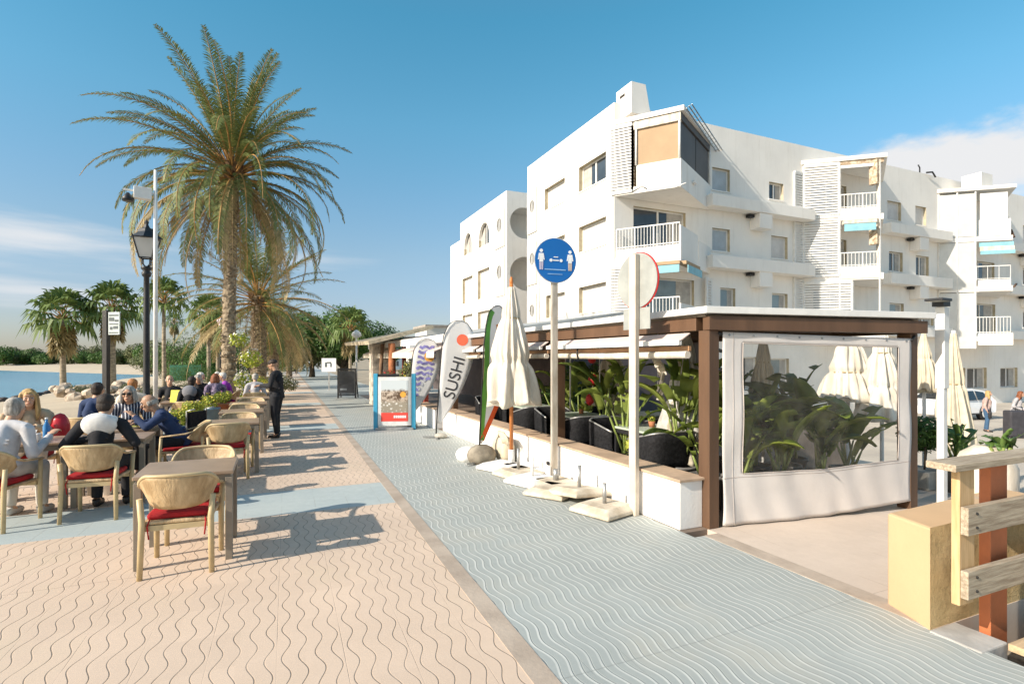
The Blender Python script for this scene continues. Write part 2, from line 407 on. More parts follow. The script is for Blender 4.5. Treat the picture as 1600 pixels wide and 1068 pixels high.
# inland ground, street level 1.2 m below the promenade
m = MB(); m.add([(-4.2, 45, -1.6), (2500, 45, -1.6), (2500, 2500, -1.6), (-4.2, 2500, -1.6)], [(0, 1, 2, 3)])
m.add([(3.0, -300, -1.6), (2500, -300, -1.6), (2500, 45, -1.6), (3.0, 45, -1.6)], [(0, 1, 2, 3)])
DIRT = mat('dry_ground', (.38, .31, .22), .95, .2, .5, .5, 5)
struct('ground', m, DIRT)
m = MB(); m.box(8.6, 120, 1.2, 60, -1.5, -1.2); m.box(7.4, 8.6, 5.2, 60, -1.5, -1.2)
ROAD = mat('pale_street_surface', (.52, .46, .38), .9, .12, .6, .3, 30, col2=(.43, .38, .32))
struct('street', m, ROAD)

# promenade sheets, each with its own depth so that the edges are solid
XB = lambda Y: 1.195 + .0225 * Y
def strip(name, f0, f1, ys, mt, z=0.):
    m = MB()
    for a, b in zip(ys[:-1], ys[1:]):
        m.hexa([(f0(a), a, -1.7), (f1(a), a, -1.7), (f1(b), b, -1.7), (f0(b), b, -1.7), (f0(a), a, z), (f1(a), a, z), (f1(b), b, z), (f0(b), b, z)])
    # drop inner faces between segments
    return struct(name, m, mt)
def sheet(name, f0, f1, y0, y1, mt, z=0., zb=-1.7):
    m = MB(); m.hexa([(f0(y0), y0, zb), (f1(y0), y0, zb), (f1(y1), y1, zb), (f0(y1), y1, zb), (f0(y0), y0, z), (f1(y0), y0, z), (f1(y1), y1, z), (f0(y1), y1, z)])
    return struct(name, m, mt)
sheet('promenade', lambda y: -4.05, XB, -6, 190, PINKP)
sheet('paving_border', XB, lambda y: XB(y) + .135, -6, 190, BORDER, z=.003)
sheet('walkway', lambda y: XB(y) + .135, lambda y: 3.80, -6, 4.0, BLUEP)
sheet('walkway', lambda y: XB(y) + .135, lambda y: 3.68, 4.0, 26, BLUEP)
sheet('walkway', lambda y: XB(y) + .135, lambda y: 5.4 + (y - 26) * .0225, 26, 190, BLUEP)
sheet('paving_border', lambda y: 3.80, lambda y: 3.97, 1.98, 4.0, BORDER, z=.003)
sheet('terrace_approach', lambda y: 3.97, lambda y: 8.6, 2.03, 4.14, PLAINP)
sheet('terrace_approach', lambda y: 7.4, lambda y: 8.6, 4.14, 5.2, PLAINP)
TFLOOR = mat('terrace_floor_tile', (.20, .15, .115), .6, .15, 2.)
sheet('terrace_floor', lambda y: 3.68, lambda y: 7.4, 4.14, 9.0, TFLOOR)
sheet('terrace_floor', lambda y: 3.68, lambda y: 13.3, 9.0, 26, TFLOOR)
sheet('terrace_approach', lambda y: 3.80, lambda y: 7.4, -6, 1.2, PLAINP)
# small stone bed and pit under the foot bridge
m = MB(); m.box(3.80, 7.4, 1.2, 2.03, -1.69, -.32); GRAV = mat('pebble_bed', (.36, .30, .22), .95, .35, 18, .9, 25)
struct('pebble_ground', m, GRAV)

# ================================================================== apartment building
FX, FY = 13.4, 19.4          # sea front plane and street front plane
bld = thing('apartment_building', 'large white apartment block with angled balconies, slatted screens and stepped roofs', 'building', (FX, FY, -1.2))
def wall_holes(m, O, U, N, u0, u1, z0, z1, holes, depth, dmat=0):
    """front face grid with recessed rectangular openings; N points inward"""
    O, U, N = Vector(O), Vector(U), Vector(N)
    us = sorted({u0, u1} | {h[0] for h in holes} | {h[1] for h in holes}); zs = sorted({z0, z1} | {h[2] for h in holes} | {h[3] for h in holes})
    pt = lambda u, z, d=0.: O + U * u + N * d + Vector((0, 0, z))
    for i in range(len(us) - 1):
        for j in range(len(zs) - 1):
            cu, cz = (us[i] + us[i + 1]) / 2, (zs[j] + zs[j + 1]) / 2
            if any(h[0] < cu < h[1] and h[2] < cz < h[3] for h in holes): continue
            m.quad(pt(us[i], zs[j]), pt(us[i + 1], zs[j]), pt(us[i + 1], zs[j + 1]), pt(us[i], zs[j + 1]))
    cu_ = m.cur
    for (a, b, c, d) in holes:
        m.cur = dmat
        m.quad(pt(a, c), pt(b, c), pt(b, c, depth), pt(a, c, depth)); m.quad(pt(a, d), pt(b, d), pt(b, d, depth), pt(a, d, depth))
        m.quad(pt(a, c), pt(a, d), pt(a, d, depth), pt(a, c, depth)); m.quad(pt(b, c), pt(b, d), pt(b, d, depth), pt(b, c, depth))
    m.cur = cu_
def window(par, O, U, N, h, depth, kind='shutter'):
    """one window as a part: frame, with shutter or pane as sub-parts"""
    O, U, N = Vector(O), Vector(U), Vector(N); a, b, c, d = h
    pt = lambda u, z, q: O + U * u + N * q + Vector((0, 0, z))
    f = MB(); t_ = .06; q = depth - .07
    def bar(u0, u1, z0, z1, d0, d1): f.hexa([pt(u0, z0, d0), pt(u1, z0, d0), pt(u1, z0, d1), pt(u0, z0, d1), pt(u0, z1, d0), pt(u1, z1, d0), pt(u1, z1, d1), pt(u0, z1, d1)])
    bar(a + .003, a + t_, c + .003, d - .003, q, depth); bar(b - t_, b - .003, c + .003, d - .003, q, depth)
    bar(a + t_, b - t_, c + .003, c + t_, q, depth); bar(a + t_, b - t_, d - t_, d - .003, q, depth)
    if kind == 'glass':
        mid = (a + b) / 2; bar(mid - .04, mid + .04, c + t_, d - t_, q + .01, depth)
    fo = f.build('window', FRAMEW, par, world=True)
    g = MB()
    if kind in ('shutter', 'blue'):
        n = max(4, int((d - c - 2 * t_) / .06)); hh = (d - c - 2 * t_) / n
        for k in range(n):
            z0 = c + t_ + k * hh
            g.hexa([pt(a + t_, z0, q + .03), pt(b - t_, z0, q + .03), pt(b - t_, z0, depth), pt(a + t_, z0, depth), pt(a + t_, z0 + hh * .9, q + .02), pt(b - t_, z0 + hh * .9, q + .02), pt(b - t_, z0 + hh * .9, depth), pt(a + t_, z0 + hh * .9, depth)])
        g.build('shutter', SHUT if kind == 'shutter' else SHUTB, fo, world=True)
    else:
        g.quad(pt(a + t_, c + t_, q + .05), pt(b - t_, c + t_, q + .05), pt(b - t_, d - t_, q + .05), pt(a + t_, d - t_, q + .05))
        g.build('pane', GLASS_D if kind != 'pale' else GLASS_B, fo, world=True)
        cu = MB()          # a pale curtain drawn to one side behind the pane
        cu.quad(pt(b - t_ - (b - a) * .3, c + t_, q + .045), pt(b - t_, c + t_, q + .045), pt(b - t_, d - t_, q + .045), pt(b - t_ - (b - a) * .3, d - t_, q + .045))
        cu.build('curtain', mat('curtain_cloth', (.45, .42, .38), .9), fo, world=True)
    # sill
    s = MB()
    def sb(u0, u1, z0, z1, d0, d1): s.hexa([pt(u0, z0, d0), pt(u1, z0, d0), pt(u1, z0, d1), pt(u0, z0, d1), pt(u0, z1, d0), pt(u1, z1, d0), pt(u1, z1, d1), pt(u0, z1, d1)])
    sb(a - .05, b + .05, c - .06, c - .004, -.04, .0 - .002)
    s.build('sill', WHITE, fo, world=True)

# sea front of the main block: u runs along +Y from Y=19.4
Y0 = FY; wl = MB()
sea = [(.62, 2.92, 9.62, 10.8), (4.27, 6.47, 9.62, 10.77), (.62, 2.92, 6.75, 7.95), (4.27, 6.3, 6.78, 7.92), (.62, 2.92, 3.85, 5.08), (4.27, 6.3, 3.85, 5.05)]
seaU = (0, 1, 0); seaN = (1, 0, 0); seaO = (FX, Y0, 0)
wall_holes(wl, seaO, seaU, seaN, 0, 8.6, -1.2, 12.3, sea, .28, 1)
# street front: u along +X from X=13.4
st = [(5.5, 6.6, 9.64, 10.7), (9.2, 10.2, 9.66, 10.5), (5.5, 6.6, 6.78, 7.85), (9.35, 10.5, 6.72, 7.84), (6.0, 6.95, 3.95, 5.06), (9.4, 10.5, 3.9, 4.97),
      (18.5, 19.75, 9.6, 10.67), (21.1, 22.15, 9.58, 10.67), (18.65, 19.9, 6.69, 7.8), (21.15, 22.4, 6.6, 7.76), (18.7, 20.0, 3.85, 4.87), (21.2, 22.9, 3.66, 4.4),
      (1.0, 3.9, 6.3, 8.35), (1.6, 4.4, 3.35, 5.3), (12.2, 15.0, 9.0, 11.0), (12.2, 15.0, 6.3, 8.1), (12.4, 15.4, 3.35, 5.3), (26.4, 29.5, 6.3, 7.9), (26.6, 29.6, 3.35, 5.2),
      (6.6, 8.4, .15, 1.78), (9.3, 10.6, .2, 1.7), (21.4, 22.6, -1.15, 1.13), (24.9, 26.2, -.1, 1.12), (26.4, 28.6, -.2, 1.12), (30.2, 32.3, -.2, 1.1), (34.2, 36.0, -.1, 1.1), (33.0, 34.2, 9.6, 10.7), (33.0, 34.2, 6.7, 7.8), (33.0, 34.2, 3.8, 4.9)]
stU = (1, 0, 0); stN = (0, 1, 0); stO = (FX, FY, 0)
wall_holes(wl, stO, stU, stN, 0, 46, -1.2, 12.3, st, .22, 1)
# parapets, roof, back and ends
wl.box(FX, FX + .25, FY, FY + 8.6, 12.3, 12.67); wl.box(FX + .25, FX + 46, FY, FY + .25, 12.3, 12.67)
wl.box(FX + .25, FX + 46, FY + 8.35, FY + 8.6, 12.3, 12.67)
wl.quad((FX + .25, FY + .25, 12.32), (FX + 46, FY + .25, 12.32), (FX + 46, FY + 8.35, 12.32), (FX + .25, FY + 8.35, 12.32))
wl.quad((FX, FY + 8.6, -1.2), (FX + 46, FY + 8.6, -1.2), (FX + 46, FY + 8.6, 12.3), (FX, FY + 8.6, 12.3))
wl.quad((FX + 46, FY, -1.2), (FX + 46, FY + 8.6, -1.2), (FX + 46, FY + 8.6, 12.3), (FX + 46, FY, 12.3))
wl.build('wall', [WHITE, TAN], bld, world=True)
for i, h in enumerate(sea): window(bld, seaO, seaU, seaN, h, .28, 'glass' if i == 0 else 'shutter')
kinds = ['blue', 'glass', 'blue', 'shutter', 'pale', 'pale', 'shutter', 'shutter', 'glass', 'glass', 'pale', 'glass', 'glass', 'pale', 'glass', 'glass', 'glass', 'glass', 'glass', 'glass', 'pale', 'glass', 'glass', 'glass', 'glass', 'glass', 'shutter', 'glass', 'glass']
for h, k in zip(st, kinds): window(bld, stO, stU, stN, h, .22, k)

# grey plaster panels with a round window (projecting slightly from the front)
def round_panel(x, y0, y1, z0, z1, yc, zc, ry, rz):
    p = MB(); N = 24; d = .07
    ring = [(yc + ry * cos(2 * pi * k / N), zc + rz * sin(2 * pi * k / N)) for k in range(N)]
    # radial fill between ring and rectangle
    def edge(a):
        cy, sz = cos(a), sin(a); t_ = min(((y1 - yc) / cy if cy > 1e-6 else (y0 - yc) / cy if cy < -1e-6 else 9e9), ((z1 - zc) / sz if sz > 1e-6 else (z0 - zc) / sz if sz < -1e-6 else 9e9)); return (yc + cy * t_, zc + sz * t_)
    angs = sorted([2 * pi * k / N for k in range(N)] + [atan2(z - zc, y - yc) % (2 * pi) for y in (y0, y1) for z in (z0, z1)])
    inn = [(yc + ry * cos(a), zc + rz * sin(a)) for a in angs]; out = [edge(a) for a in angs]; n = len(angs)
    for k in range(n):
        k2 = (k + 1) % n
        p.quad((x - d, *inn[k]), (x - d, *out[k]), (x - d, *out[k2]), (x - d, *inn[k2]))
        p.quad((x - d, *inn[k]), (x - d, *inn[k2]), (x - .012, *inn[k2]), (x - .012, *inn[k]))
        p.quad((x - d, *out[k]), (x - .003, *out[k]), (x - .003, *out[k2]), (x - d, *out[k2]))
    o = p.build('window_panel', GREYR, bld, world=True)
    g = MB(); g.add([(x - .010, yc + ry * cos(2 * pi * k / N), zc + rz * sin(2 * pi * k / N)) for k in range(N)], [tuple(range(N))])
    g.build('round_window', mat('grey_round_glass', (.25, .24, .22), .2), o, world=True)
    r = MB(); r.tube([(x - .04, yc + ry * .93 * cos(2 * pi * k / N), zc + rz * .93 * sin(2 * pi * k / N)) for k in range(N + 1)], .035, 6)
    r.bar((x - .04, yc, zc - rz * .9), (x - .04, yc, zc + rz * .9), .04, .04); r.build('frame', FRAMEW, o, world=True)
for z0, z1 in ((8.75, 11.2), (5.85, 8.2), (2.95, 5.3)): round_panel(FX, 26.75, 27.92, z0, z1, 27.3, (z0 + z1) / 2 + .25, .36, .42)
# rear block
RX0, RY0, RY1, RZ = 13.4, 31.0, 40.1, 12.2
wr = MB()
arch = [(34.0, 36.0), (37.5, 39.2)]
rh = [(a - RY0, b - RY0, 9.5, 11.1) for a, b in arch] + [(2.95, 5.2, 5.88, 7.9), (6.3, 8.6, 5.88, 7.8), (2.95, 5.2, 2.9, 5.0), (6.3, 8.6, 2.9, 5.0)]
wall_holes(wr, (RX0, RY0, 0), seaU, seaN, 0, RY1 - RY0, -1.2, RZ, rh, .28, 1)
for a, b in arch:          # spandrels that turn the opening into an arch
    c_, r_, n = (a + b) / 2, (b - a) / 2, 10; zt = 11.1; zs_ = zt - 1.05
    for s_ in (-1, 1):
        pts = [(c_ + s_ * r_ * cos(pi / 2 * k / n), zs_ + 1.04 * sin(pi / 2 * k / n)) for k in range(n + 1)]
        for k in range(n):
            wr.quad((RX0 + .003, *pts[k]), (RX0 + .003, *pts[k + 1]), (RX0 + .003, pts[k + 1][0], zt), (RX0 + .003, pts[k][0], zt))
            wr.quad((RX0 + .003, *pts[k]), (RX0 + .003, *pts[k + 1]), (RX0 + .2, *pts[k + 1]), (RX0 + .2, *pts[k]))
# camera-facing side with two curved loggia cut-outs
sd = [(.22, 4.6, 9.3, 11.25), (.22, 4.6, 6.0, 8.15)]
wall_holes(wr, (RX0, RY0, 0), stU, stN, 0, 14, -1.2, RZ, sd, 1.6, 0)
for (_, _, z0, z1) in sd:
    zc, rr, n = (z0 + z1) / 2, (z1 - z0) / 2, 12
    for s_ in (-1, 1):
        pts = [(RX0 + .22 + rr - rr * cos(pi / 2 * k / n), zc + s_ * rr * sin(pi / 2 * k / n)) for k in range(n + 1)]
        zt = zc + s_ * rr
        for k in range(n):
            wr.quad((pts[k][0], RY0 - .002, pts[k][1]), (pts[k + 1][0], RY0 - .002, pts[k + 1][1]), (pts[k + 1][0], RY0 - .002, zt), (pts[k][0], RY0 - .002, zt))
            wr.quad((pts[k][0], RY0 - .002, pts[k][1]), (pts[k + 1][0], RY0 - .002, pts[k + 1][1]), (pts[k + 1][0], RY0 + 1., pts[k + 1][1]), (pts[k][0], RY0 + 1., pts[k][1]))
wr.quad((RX0, RY0, RZ), (RX0 + 14, RY0, RZ), (RX0 + 14, RY1, RZ), (RX0, RY1, RZ)); wr.quad((RX0, RY1, -1.2), (RX0 + 14, RY1, -1.2), (RX0 + 14, RY1, RZ), (RX0, RY1, RZ))
wr.quad((RX0 + .5, RY0 + 1.61, 5), (RX0 + 5, RY0 + 1.61, 5), (RX0 + 5, RY0 + 1.61, 11.6), (RX0 + .5, RY0 + 1.61, 11.6))
wr.build('rear_wing', [WHITE, TAN], bld, world=True)
for i, h in enumerate(rh): window(bld, (RX0, RY0, 0), seaU, seaN, h, .28, 'glass' if i < 2 else 'shutter')
for z0, z1 in ((8.8, 11.15), (5.7, 8.2)): round_panel(RX0, 31.25, 32.85, z0, z1, 32.1, (z0 + z1) / 2 + .28, .48, .52)
m = MB(); m.box(RX0, RX0 + 4, RY1, RY1 + 2.5, -1.2, 10.9); m.build('annex', WHITE, bld, world=True)

# ledges between the balcony towers
for x0, x1 in ((18.3, 25.1), (31.2, 37.0), (43.5, 58)):
    for z0, z1 in ((8.68, 9.23), (5.86, 6.45), (2.95, 3.5)): m = MB(); m.box(x0, x1, 18.75, FY - .002, z0, z1); m.build('ledge', WHITE, bld, world=True, bevel=.02)
for x in (21.3, 33.9, 46):
    for z in (7.95, 5.15):
        m = MB(); m.box(x, x + .85, 18.8, FY - .002, z, z + .72); m.build('bracket', WHITE, bld, world=True, bevel=.02)
        m = MB(); m.cbox((x - .2, 19.2, z + .62), (.3, .25, .14)); m.build('floodlight', BLACKM, bld, world=True)
m = MB(); m.box(13.75, 14.75, 19.0 - .35, 19.75, 12.0, 13.3)
m.v = [(x if z < 13 else (x if x < 14 else x - .28), y, z) for x, y, z in m.v]; 
ch = m.build('chimney', WHITE, bld, world=True); s = MB(); s.cbox((13.74, 19.3, 12.95), (.02, .35, .10)); s.build('vent', DARK, ch, world=True)
m = MB(); m.box(38.4, 39.6, 18.0, 19.0, 11.9, 12.75); ch = m.build('chimney', WHITE, bld, world=True)
m = MB(); m.tube([(35.1, 19.5, 12.6), (35.1, 19.5, 13.0), (34.95, 19.5, 13.15)], .04, 6); m.tube([(35.4, 19.3, 12.7), (35.8, 19.2, 12.75), (36.1, 19.2, 12.5)], .05, 6); m.build('roof_aerial', BLACKM, bld, world=True)

def railing(par, A, B, z0, z1, step=.13, mt=METALW):
    A, B = Vector((*A, 0)), Vector((*B, 0)); L = (B - A).length; d = (B - A) / L; n = max(2, int(L / step)); m = MB()
    Z = lambda z: Vector((0, 0, z))
    m.bar(A + Z(z1), B + Z(z1), .05, .05); m.bar(A + Z(z0 + .07), B + Z(z0 + .07), .035, .035)
    for k in range(n + 1):
        p = A + d * (L * k / n); w = .05 if k % 6 == 0 else .022; m.bar(p + Z(z0), p + Z(z1), w, w)
    return m.build('railing', mt, par, world=True)
def slats(par, A, B, z0, z1, step=.125, w=.085, mt=METALW, post=True):
    A, B = Vector((*A, 0)), Vector((*B, 0)); m = MB(); n = int((z1 - z0) / step); d = (B - A).normalized(); nrm = Vector((d.y, -d.x, 0))
    for k in range(n):
        z = z0 + (k + .5) * (z1 - z0) / n; j = Vector((0, 0, 1))
        q = [A + nrm * .05, B + nrm * .05, B - nrm * .03, A - nrm * .03]
        m.hexa([q[0] + j * (z - .055), q[1] + j * (z - .055), q[2] + j * (z - .02), q[3] + j * (z - .02), q[0] + j * (z + .028), q[1] + j * (z + .028), q[2] + j * (z + .045), q[3] + j * (z + .045)])
    for p in (A, B):
        m.bar(p + Vector((0, 0, z0)), p + Vector((0, 0, z1)), .10, .10)
    m.bar(A + Vector((0, 0, z1)), B + Vector((0, 0, z1)), .12, .10); m.bar(A + Vector((0, 0, z0)), B + Vector((0, 0, z0)), .12, .10)
    return m.build('slatted_screen', mt, par, world=True)
def lerp(a, b, t): return (a[0] + (b[0] - a[0]) * t, a[1] + (b[1] - a[1]) * t)
def panel(par, name, A, B, z0, z1, th, mt, off=0.):
    A, B = Vector((*A, 0)), Vector((*B, 0)); d = (B - A).normalized(); n = Vector((d.y, -d.x, 0)); m = MB(); A = A + n * off; B = B + n * off
    i = -n * th; Z = lambda z: Vector((0, 0, z))
    m.hexa([A + Z(z0), B + Z(z0), B + i + Z(z0), A + i + Z(z0), A + Z(z1), B + Z(z1), B + i + Z(z1), A + i + Z(z1)])
    return m.build(name, mt, par, world=True)
CONC = mat('worn_concrete', (.55, .47, .36), .9, .35, 5, .4, 30, col2=(.30, .20, .12))
BLINDB = mat('brown_blind_cloth', (.40, .28, .17), .8, .05, 1.5); BLINDG = mat('dark_grey_blind', (.085, .08, .078), .6, .1, 1.5)
def tower(A, C, D, kind):
    bal = []
    inn = lambda Q, k: Q
    def slab(z0, z1, grow=0.):
        c = (C[0], C[1] - grow); a = (A[0] - grow * .6, A[1]); dd = (D[0] + grow, D[1])
        m = MB(); m.prism([a, c, dd, (D[0], FY + .02), (A[0], FY + .02)] if A[1] > FY else [a, c, dd], z0, z1); return m.build('balcony_slab', WHITE, bld, world=True)
    s1, s2, s3 = slab(8.64, 8.92), slab(5.66, 5.98), slab(2.74, 3.02)
    slab(11.66, 11.86, .18)
    p = lambda t: lerp(A, C, t); q = lambda t: lerp(C, D, t)
    if kind == 1:
        panel(bld, 'parapet', p(.34), C, 8.92, 9.8, .12, WHITE); panel(bld, 'parapet', C, D, 8.92, 9.8, .12, WHITE)
        panel(bld, 'blind', p(.36), p(.965), 9.8, 11.28, .03, BLINDB, -.04); panel(bld, 'blind', q(.03), q(.49), 9.8, 11.3, .03, BLINDG, -.04); panel(bld, 'blind', q(.51), q(.95), 9.8, 11.3, .03, BLINDG, -.04)
        panel(bld, 'roller_box', p(.3), C, 11.3, 11.62, .25, CREAM2, .05); panel(bld, 'roller_box', C, q(.96), 11.34, 11.62, .2, BLINDG, .03)
        for a_ in (p(.335), p(.98), q(.975)): m = MB(); m.tube([(*a_, 9.8), (*a_, 11.66)], .05, 8); m.build('post', METALW, bld, world=True)
        m = MB()
        A0, B0 = Vector((*q(-.02), 11.75)), Vector((*q(1.12), 11.75))
        for k in (0, .14, .28): m.bar(A0 + Vector((.2 + k * .7, -.12 - k * .4, k * .5)), B0 + Vector((.15 + k * .7, -.12 - k * .4, k * .5 - .3)), .035, .035)
        for k in range(14): a_ = A0.lerp(B0, k / 13) + Vector((.2, -.12, -.3 * k / 13)); m.bar(a_, a_ + Vector((.2, -.12, .14)), .02, .02)
        m.build('sunshade_rack', METALG, bld, world=True)
        slats(bld, p(-.06), p(.27), 8.75, 11.6); slats(bld, p(.27), (p(.27)[0] + .22, p(.27)[1] + .1), 8.8, 11.5, mt=CONC)
        m = MB(); m.tube([(*p(.27), 8.7), (p(.42)[0], p(.42)[1], 8.9), (p(.5)[0], p(.5)[1], 8.75)], .03, 6); m.build('drain', METALG, bld, world=True)
        panel(bld, 'parapet', p(.02), C, 5.98, 6.34, .12, WHITE); railing(bld, p(.03), p(.985), 6.34, 7.2); panel(bld, 'parapet', C, q(.55), 5.98, 7.1, .08, WHITE); panel(bld, 'parapet', q(.57), D, 5.98, 6.9, .08, WHITE)
        slats(bld, p(-.06), p(.27), 3.1, 5.62)
        panel(bld, 'parapet', p(.02), C, 3.02, 3.45, .12, WHITE); railing(bld, p(.3), p(.985), 3.45, 4.2); panel(bld, 'parapet', C, q(.5), 3.02, 3.95, .08, WHITE)
        for a_, b_ in ((p(.45), C), (C, q(.45))):
            panel(bld, 'awning', a_, b_, 5.16, 5.46, .03, AWNB, .30); panel(bld, 'awning_box', a_, b_, 5.50, 5.64, .3, BLINDB, .22)
        slats(bld, q(.86), q(1.02), 3.1, 5.4)
        m = MB(); m.tube([(14.9, 17.4, 8.63), (15.2, 17.0, 8.75)], .03, 6); m.cbox((16.5, 17.92, 9.2), (.35, .1, .08), radians(31)); m.build('spout', METALW, bld, world=True)
    elif kind == 2:
        slats(bld, p(.02), p(.46), 9.0, 11.6); slats(bld, p(.02), p(.46), 5.9, 8.95); slats(bld, p(.02), p(.62), 3.0, 5.6); slats(bld, (A[0] - .62, A[1] - .04), A, 3.0, 11.2)
        for z in (8.92, 5.98): panel(bld, 'parapet', p(.48), p(.94), z - .25, z + .35, .12, WHITE, .04); railing(bld, p(.48), p(.93), z + .35, z + 1.05, .15)
        m = MB(); m.bar((*p(.955), 2.74), (*p(.955), 11.7), .06, .06); m.bar((*p(.47), 3.0), (*p(.47), 11.7), .07, .07); m.build('post', METALW, bld, world=True)
        panel(bld, 'roller_box', p(.47), p(.9), 11.30, 11.45, .2, METALW, .02); panel(bld, 'worn_beam', p(.47), C, 11.46, 11.65, .2, CONC, .03)
        for z in (10.4, 7.4): m = MB(); m.box(C[0] - .35, C[0] - .1, C[1] + .1, C[1] + .5, z, z + 1.2); m.build('pipe_box', CONC, bld, world=True)
        panel(bld, 'awning', p(.5), p(.88), 8.05, 8.4, .03, AWNB, .35); panel(bld, 'awning_box', p(.5), p(.9), 8.45, 8.6, .3, CREAM2, .25)
        for z in (8.92, 5.98): m = MB(); m.quad((*p(.95), z), (C[0] + .25, C[1] + .5, z), (C[0] + .25, C[1] + .5, z + 2.7), (*p(.95), z + 2.7)); m.build('side_wall', WHITE, bld, world=True, solid=.06)
    else:
        FROST = mat('frosted_panel', (.60, .60, .57), .35, .06, 2, spec=.6)
        for z0, z1 in ((8.95, 11.5), (5.8, 8.6), (2.3, 5.6)):
            for a_, b_ in ((.02, .26), (.27, .50)):
                panel(bld, 'glazed_panel', p(a_), p(b_), z0, z1, .04, FROST, .02)
        for t_ in (.01, .265, .51): m = MB(); m.bar((*p(t_), 2.3), (*p(t_), 11.6), .07, .07); m.build('post', METALW, bld, world=True)
        panel(bld, 'parapet', p(.56), p(.97), 8.92, 9.9, .1, FRAMEW, .03); panel(bld, 'shutter', p(.57), p(.93), 9.92, 11.45, .05, mat('white_board', (.78, .78, .76), .5, .04), .02)
        for z0, z1, mt_ in ((8.25, 8.5, AWNB), (8.0, 8.25, CREAM2), (7.78, 8.0, AWNB)): panel(bld, 'awning', p(.52), p(.97), z0, z1 - .004, .03, mt_, .3 + (8.3 - z0) * .3)
        panel(bld, 'parapet', p(.55), p(.97), 5.7, 6.35, .12, WHITE, .03); railing(bld, p(.52), p(.97), 6.35, 7.15, .5)
        panel(bld, 'parapet', p(.55), p(1.0), 2.5, 3.2, .12, WHITE, .03); railing(bld, p(.52), p(.97), 3.2, 4.15, .16)
        m = MB(); m.tube([(C[0] + .1, C[1], 8.8), (C[0] + .5, C[1] + .3, 9.3), (C[0] + 1.2, C[1] + .6, 9.1)], .07, 6); m.tube([(C[0] + .1, C[1], 5.9), (C[0] + .6, C[1] + .1, 6.1)], .06, 6); m.build('drain', mat('rusty_iron', (.12, .07, .045), .8, .4, 20), bld, world=True)
tower((13.42, 19.38), (15.07, 17.17), (18.75, 19.38), 1)
tower((24.95, 19.38), (27.75, 17.05), (31.3, 19.38), 2)
tower((36.7, 19.38), (39.55, 17.0), (43.4, 19.38), 3)

m = MB(); m.tube([(13.36, 26.4, 2.2), (13.36, 26.4, 12.2)], .03, 6); m.build('rain_pipe', METALW, bld, world=True)

# far low buildings behind the restaurants and along the far end of the walk
def small_house(label, x, y, w, d, h, mt, z=-1.2):
    b = thing('house', label, 'house', (x, y, z)); m = MB(); m.box(-w / 2, w / 2, -d / 2, d / 2, 0, h); m.build('wall', mt, b)
    m = MB(); m.box(-w / 2 - .3, w / 2 + .3, -d / 2 - .3, d / 2 + .3, h + .003, h + .35); m.build('roof', mat('roof_tile_grey', (.38, .34, .30), .9, .2, 2), b)
    k = max(2, int(w / 3))
    for i in range(k):
        for zz in range(max(1, int(h / 3))):
            m = MB(); x0 = -w / 2 + (i + .3) * w / k; m.box(x0, x0 + .4 * w / k, -d / 2 - .02, -d / 2 - .003, .9 + zz * 3, 2.2 + zz * 3); m.build('window', GLASS_D, b)
    for zz in range(max(1, int(h / 3))):
        m = MB(); m.box(-w / 2 - .02, -w / 2 - .003, -d * .2, d * .15, .9 + zz * 3, 2.2 + zz * 3); m.build('window', GLASS_D, b)
    return b
small_house('grey flat-roofed house showing just above the restaurant roofs left of the tall block', *P(688, 95), 7, 8, 8.2, GREYR)
small_house('small pale blue house between dark trees and grey flat-roofed house', *P(633, 150), 10, 8, 8.6, mat('pale_blue_paint', (.35, .48, .58), .8))
small_house('low white house beside the pale blue one above the restaurant roofs', *P(655, 140), 7, 8, 7.6, WHITE2)
small_house('white building closing the far end of the promenade', *P(487, 150), 9, 8, 7.5, WHITE2)
small_house('cream building at far end of promenade behind the date palm trunks', *P(400, 165), 12, 8, 6.6, mat('cream_paint', (.6, .52, .38), .8))
# ================================================================== low wall, pergola, restaurant
CAPM = mat('wall_cap_stone', (.50, .36, .25), .75, .15, 3, .2, 30)
lw = thing('low_wall', 'low white terrace wall with tan stone cap running along the blue walkway', 'wall', (3.86, 8.5, 0))
for i, (y0, y1) in enumerate([(4.22, 5.02), (5.04, 6.95), (6.97, 8.45), (8.47, 10.2), (10.22, 12.35)]):
    m = MB(); m.box(3.69, 3.98, y0, y1, 0, .475); m.build('wall_section', WHITE2, lw, world=True, bevel=.008)
m = MB(); m.box(3.665, 4.02, 4.19, 5.03, .478, .505); m.build('cap', CAPM, lw, world=True, bevel=.005)
m = MB(); m.box(3.665, 4.02, 5.035, 12.38, .478, .503); m.build('cap', CAPM, lw, world=True, bevel=.005)
m = MB(); m.tube([(3.68, 6.99, .18), (3.66, 6.99, .18)], .03, 10); m.build('tap', BLACKM, lw, world=True)
lw2 = thing('low_wall', 'short white wall with tan cap behind the menu poster stand', 'wall', (3.8, 13.5, 0))
m = MB(); m.box(3.6, 3.9, 12.75, 14.6, 0, .47); m.build('wall_section', WHITE2, lw2, world=True, bevel=.008); m = MB(); m.box(3.57, 3.93, 12.72, 14.63, .473, .50); m.build('cap', CAPM, lw2, world=True)

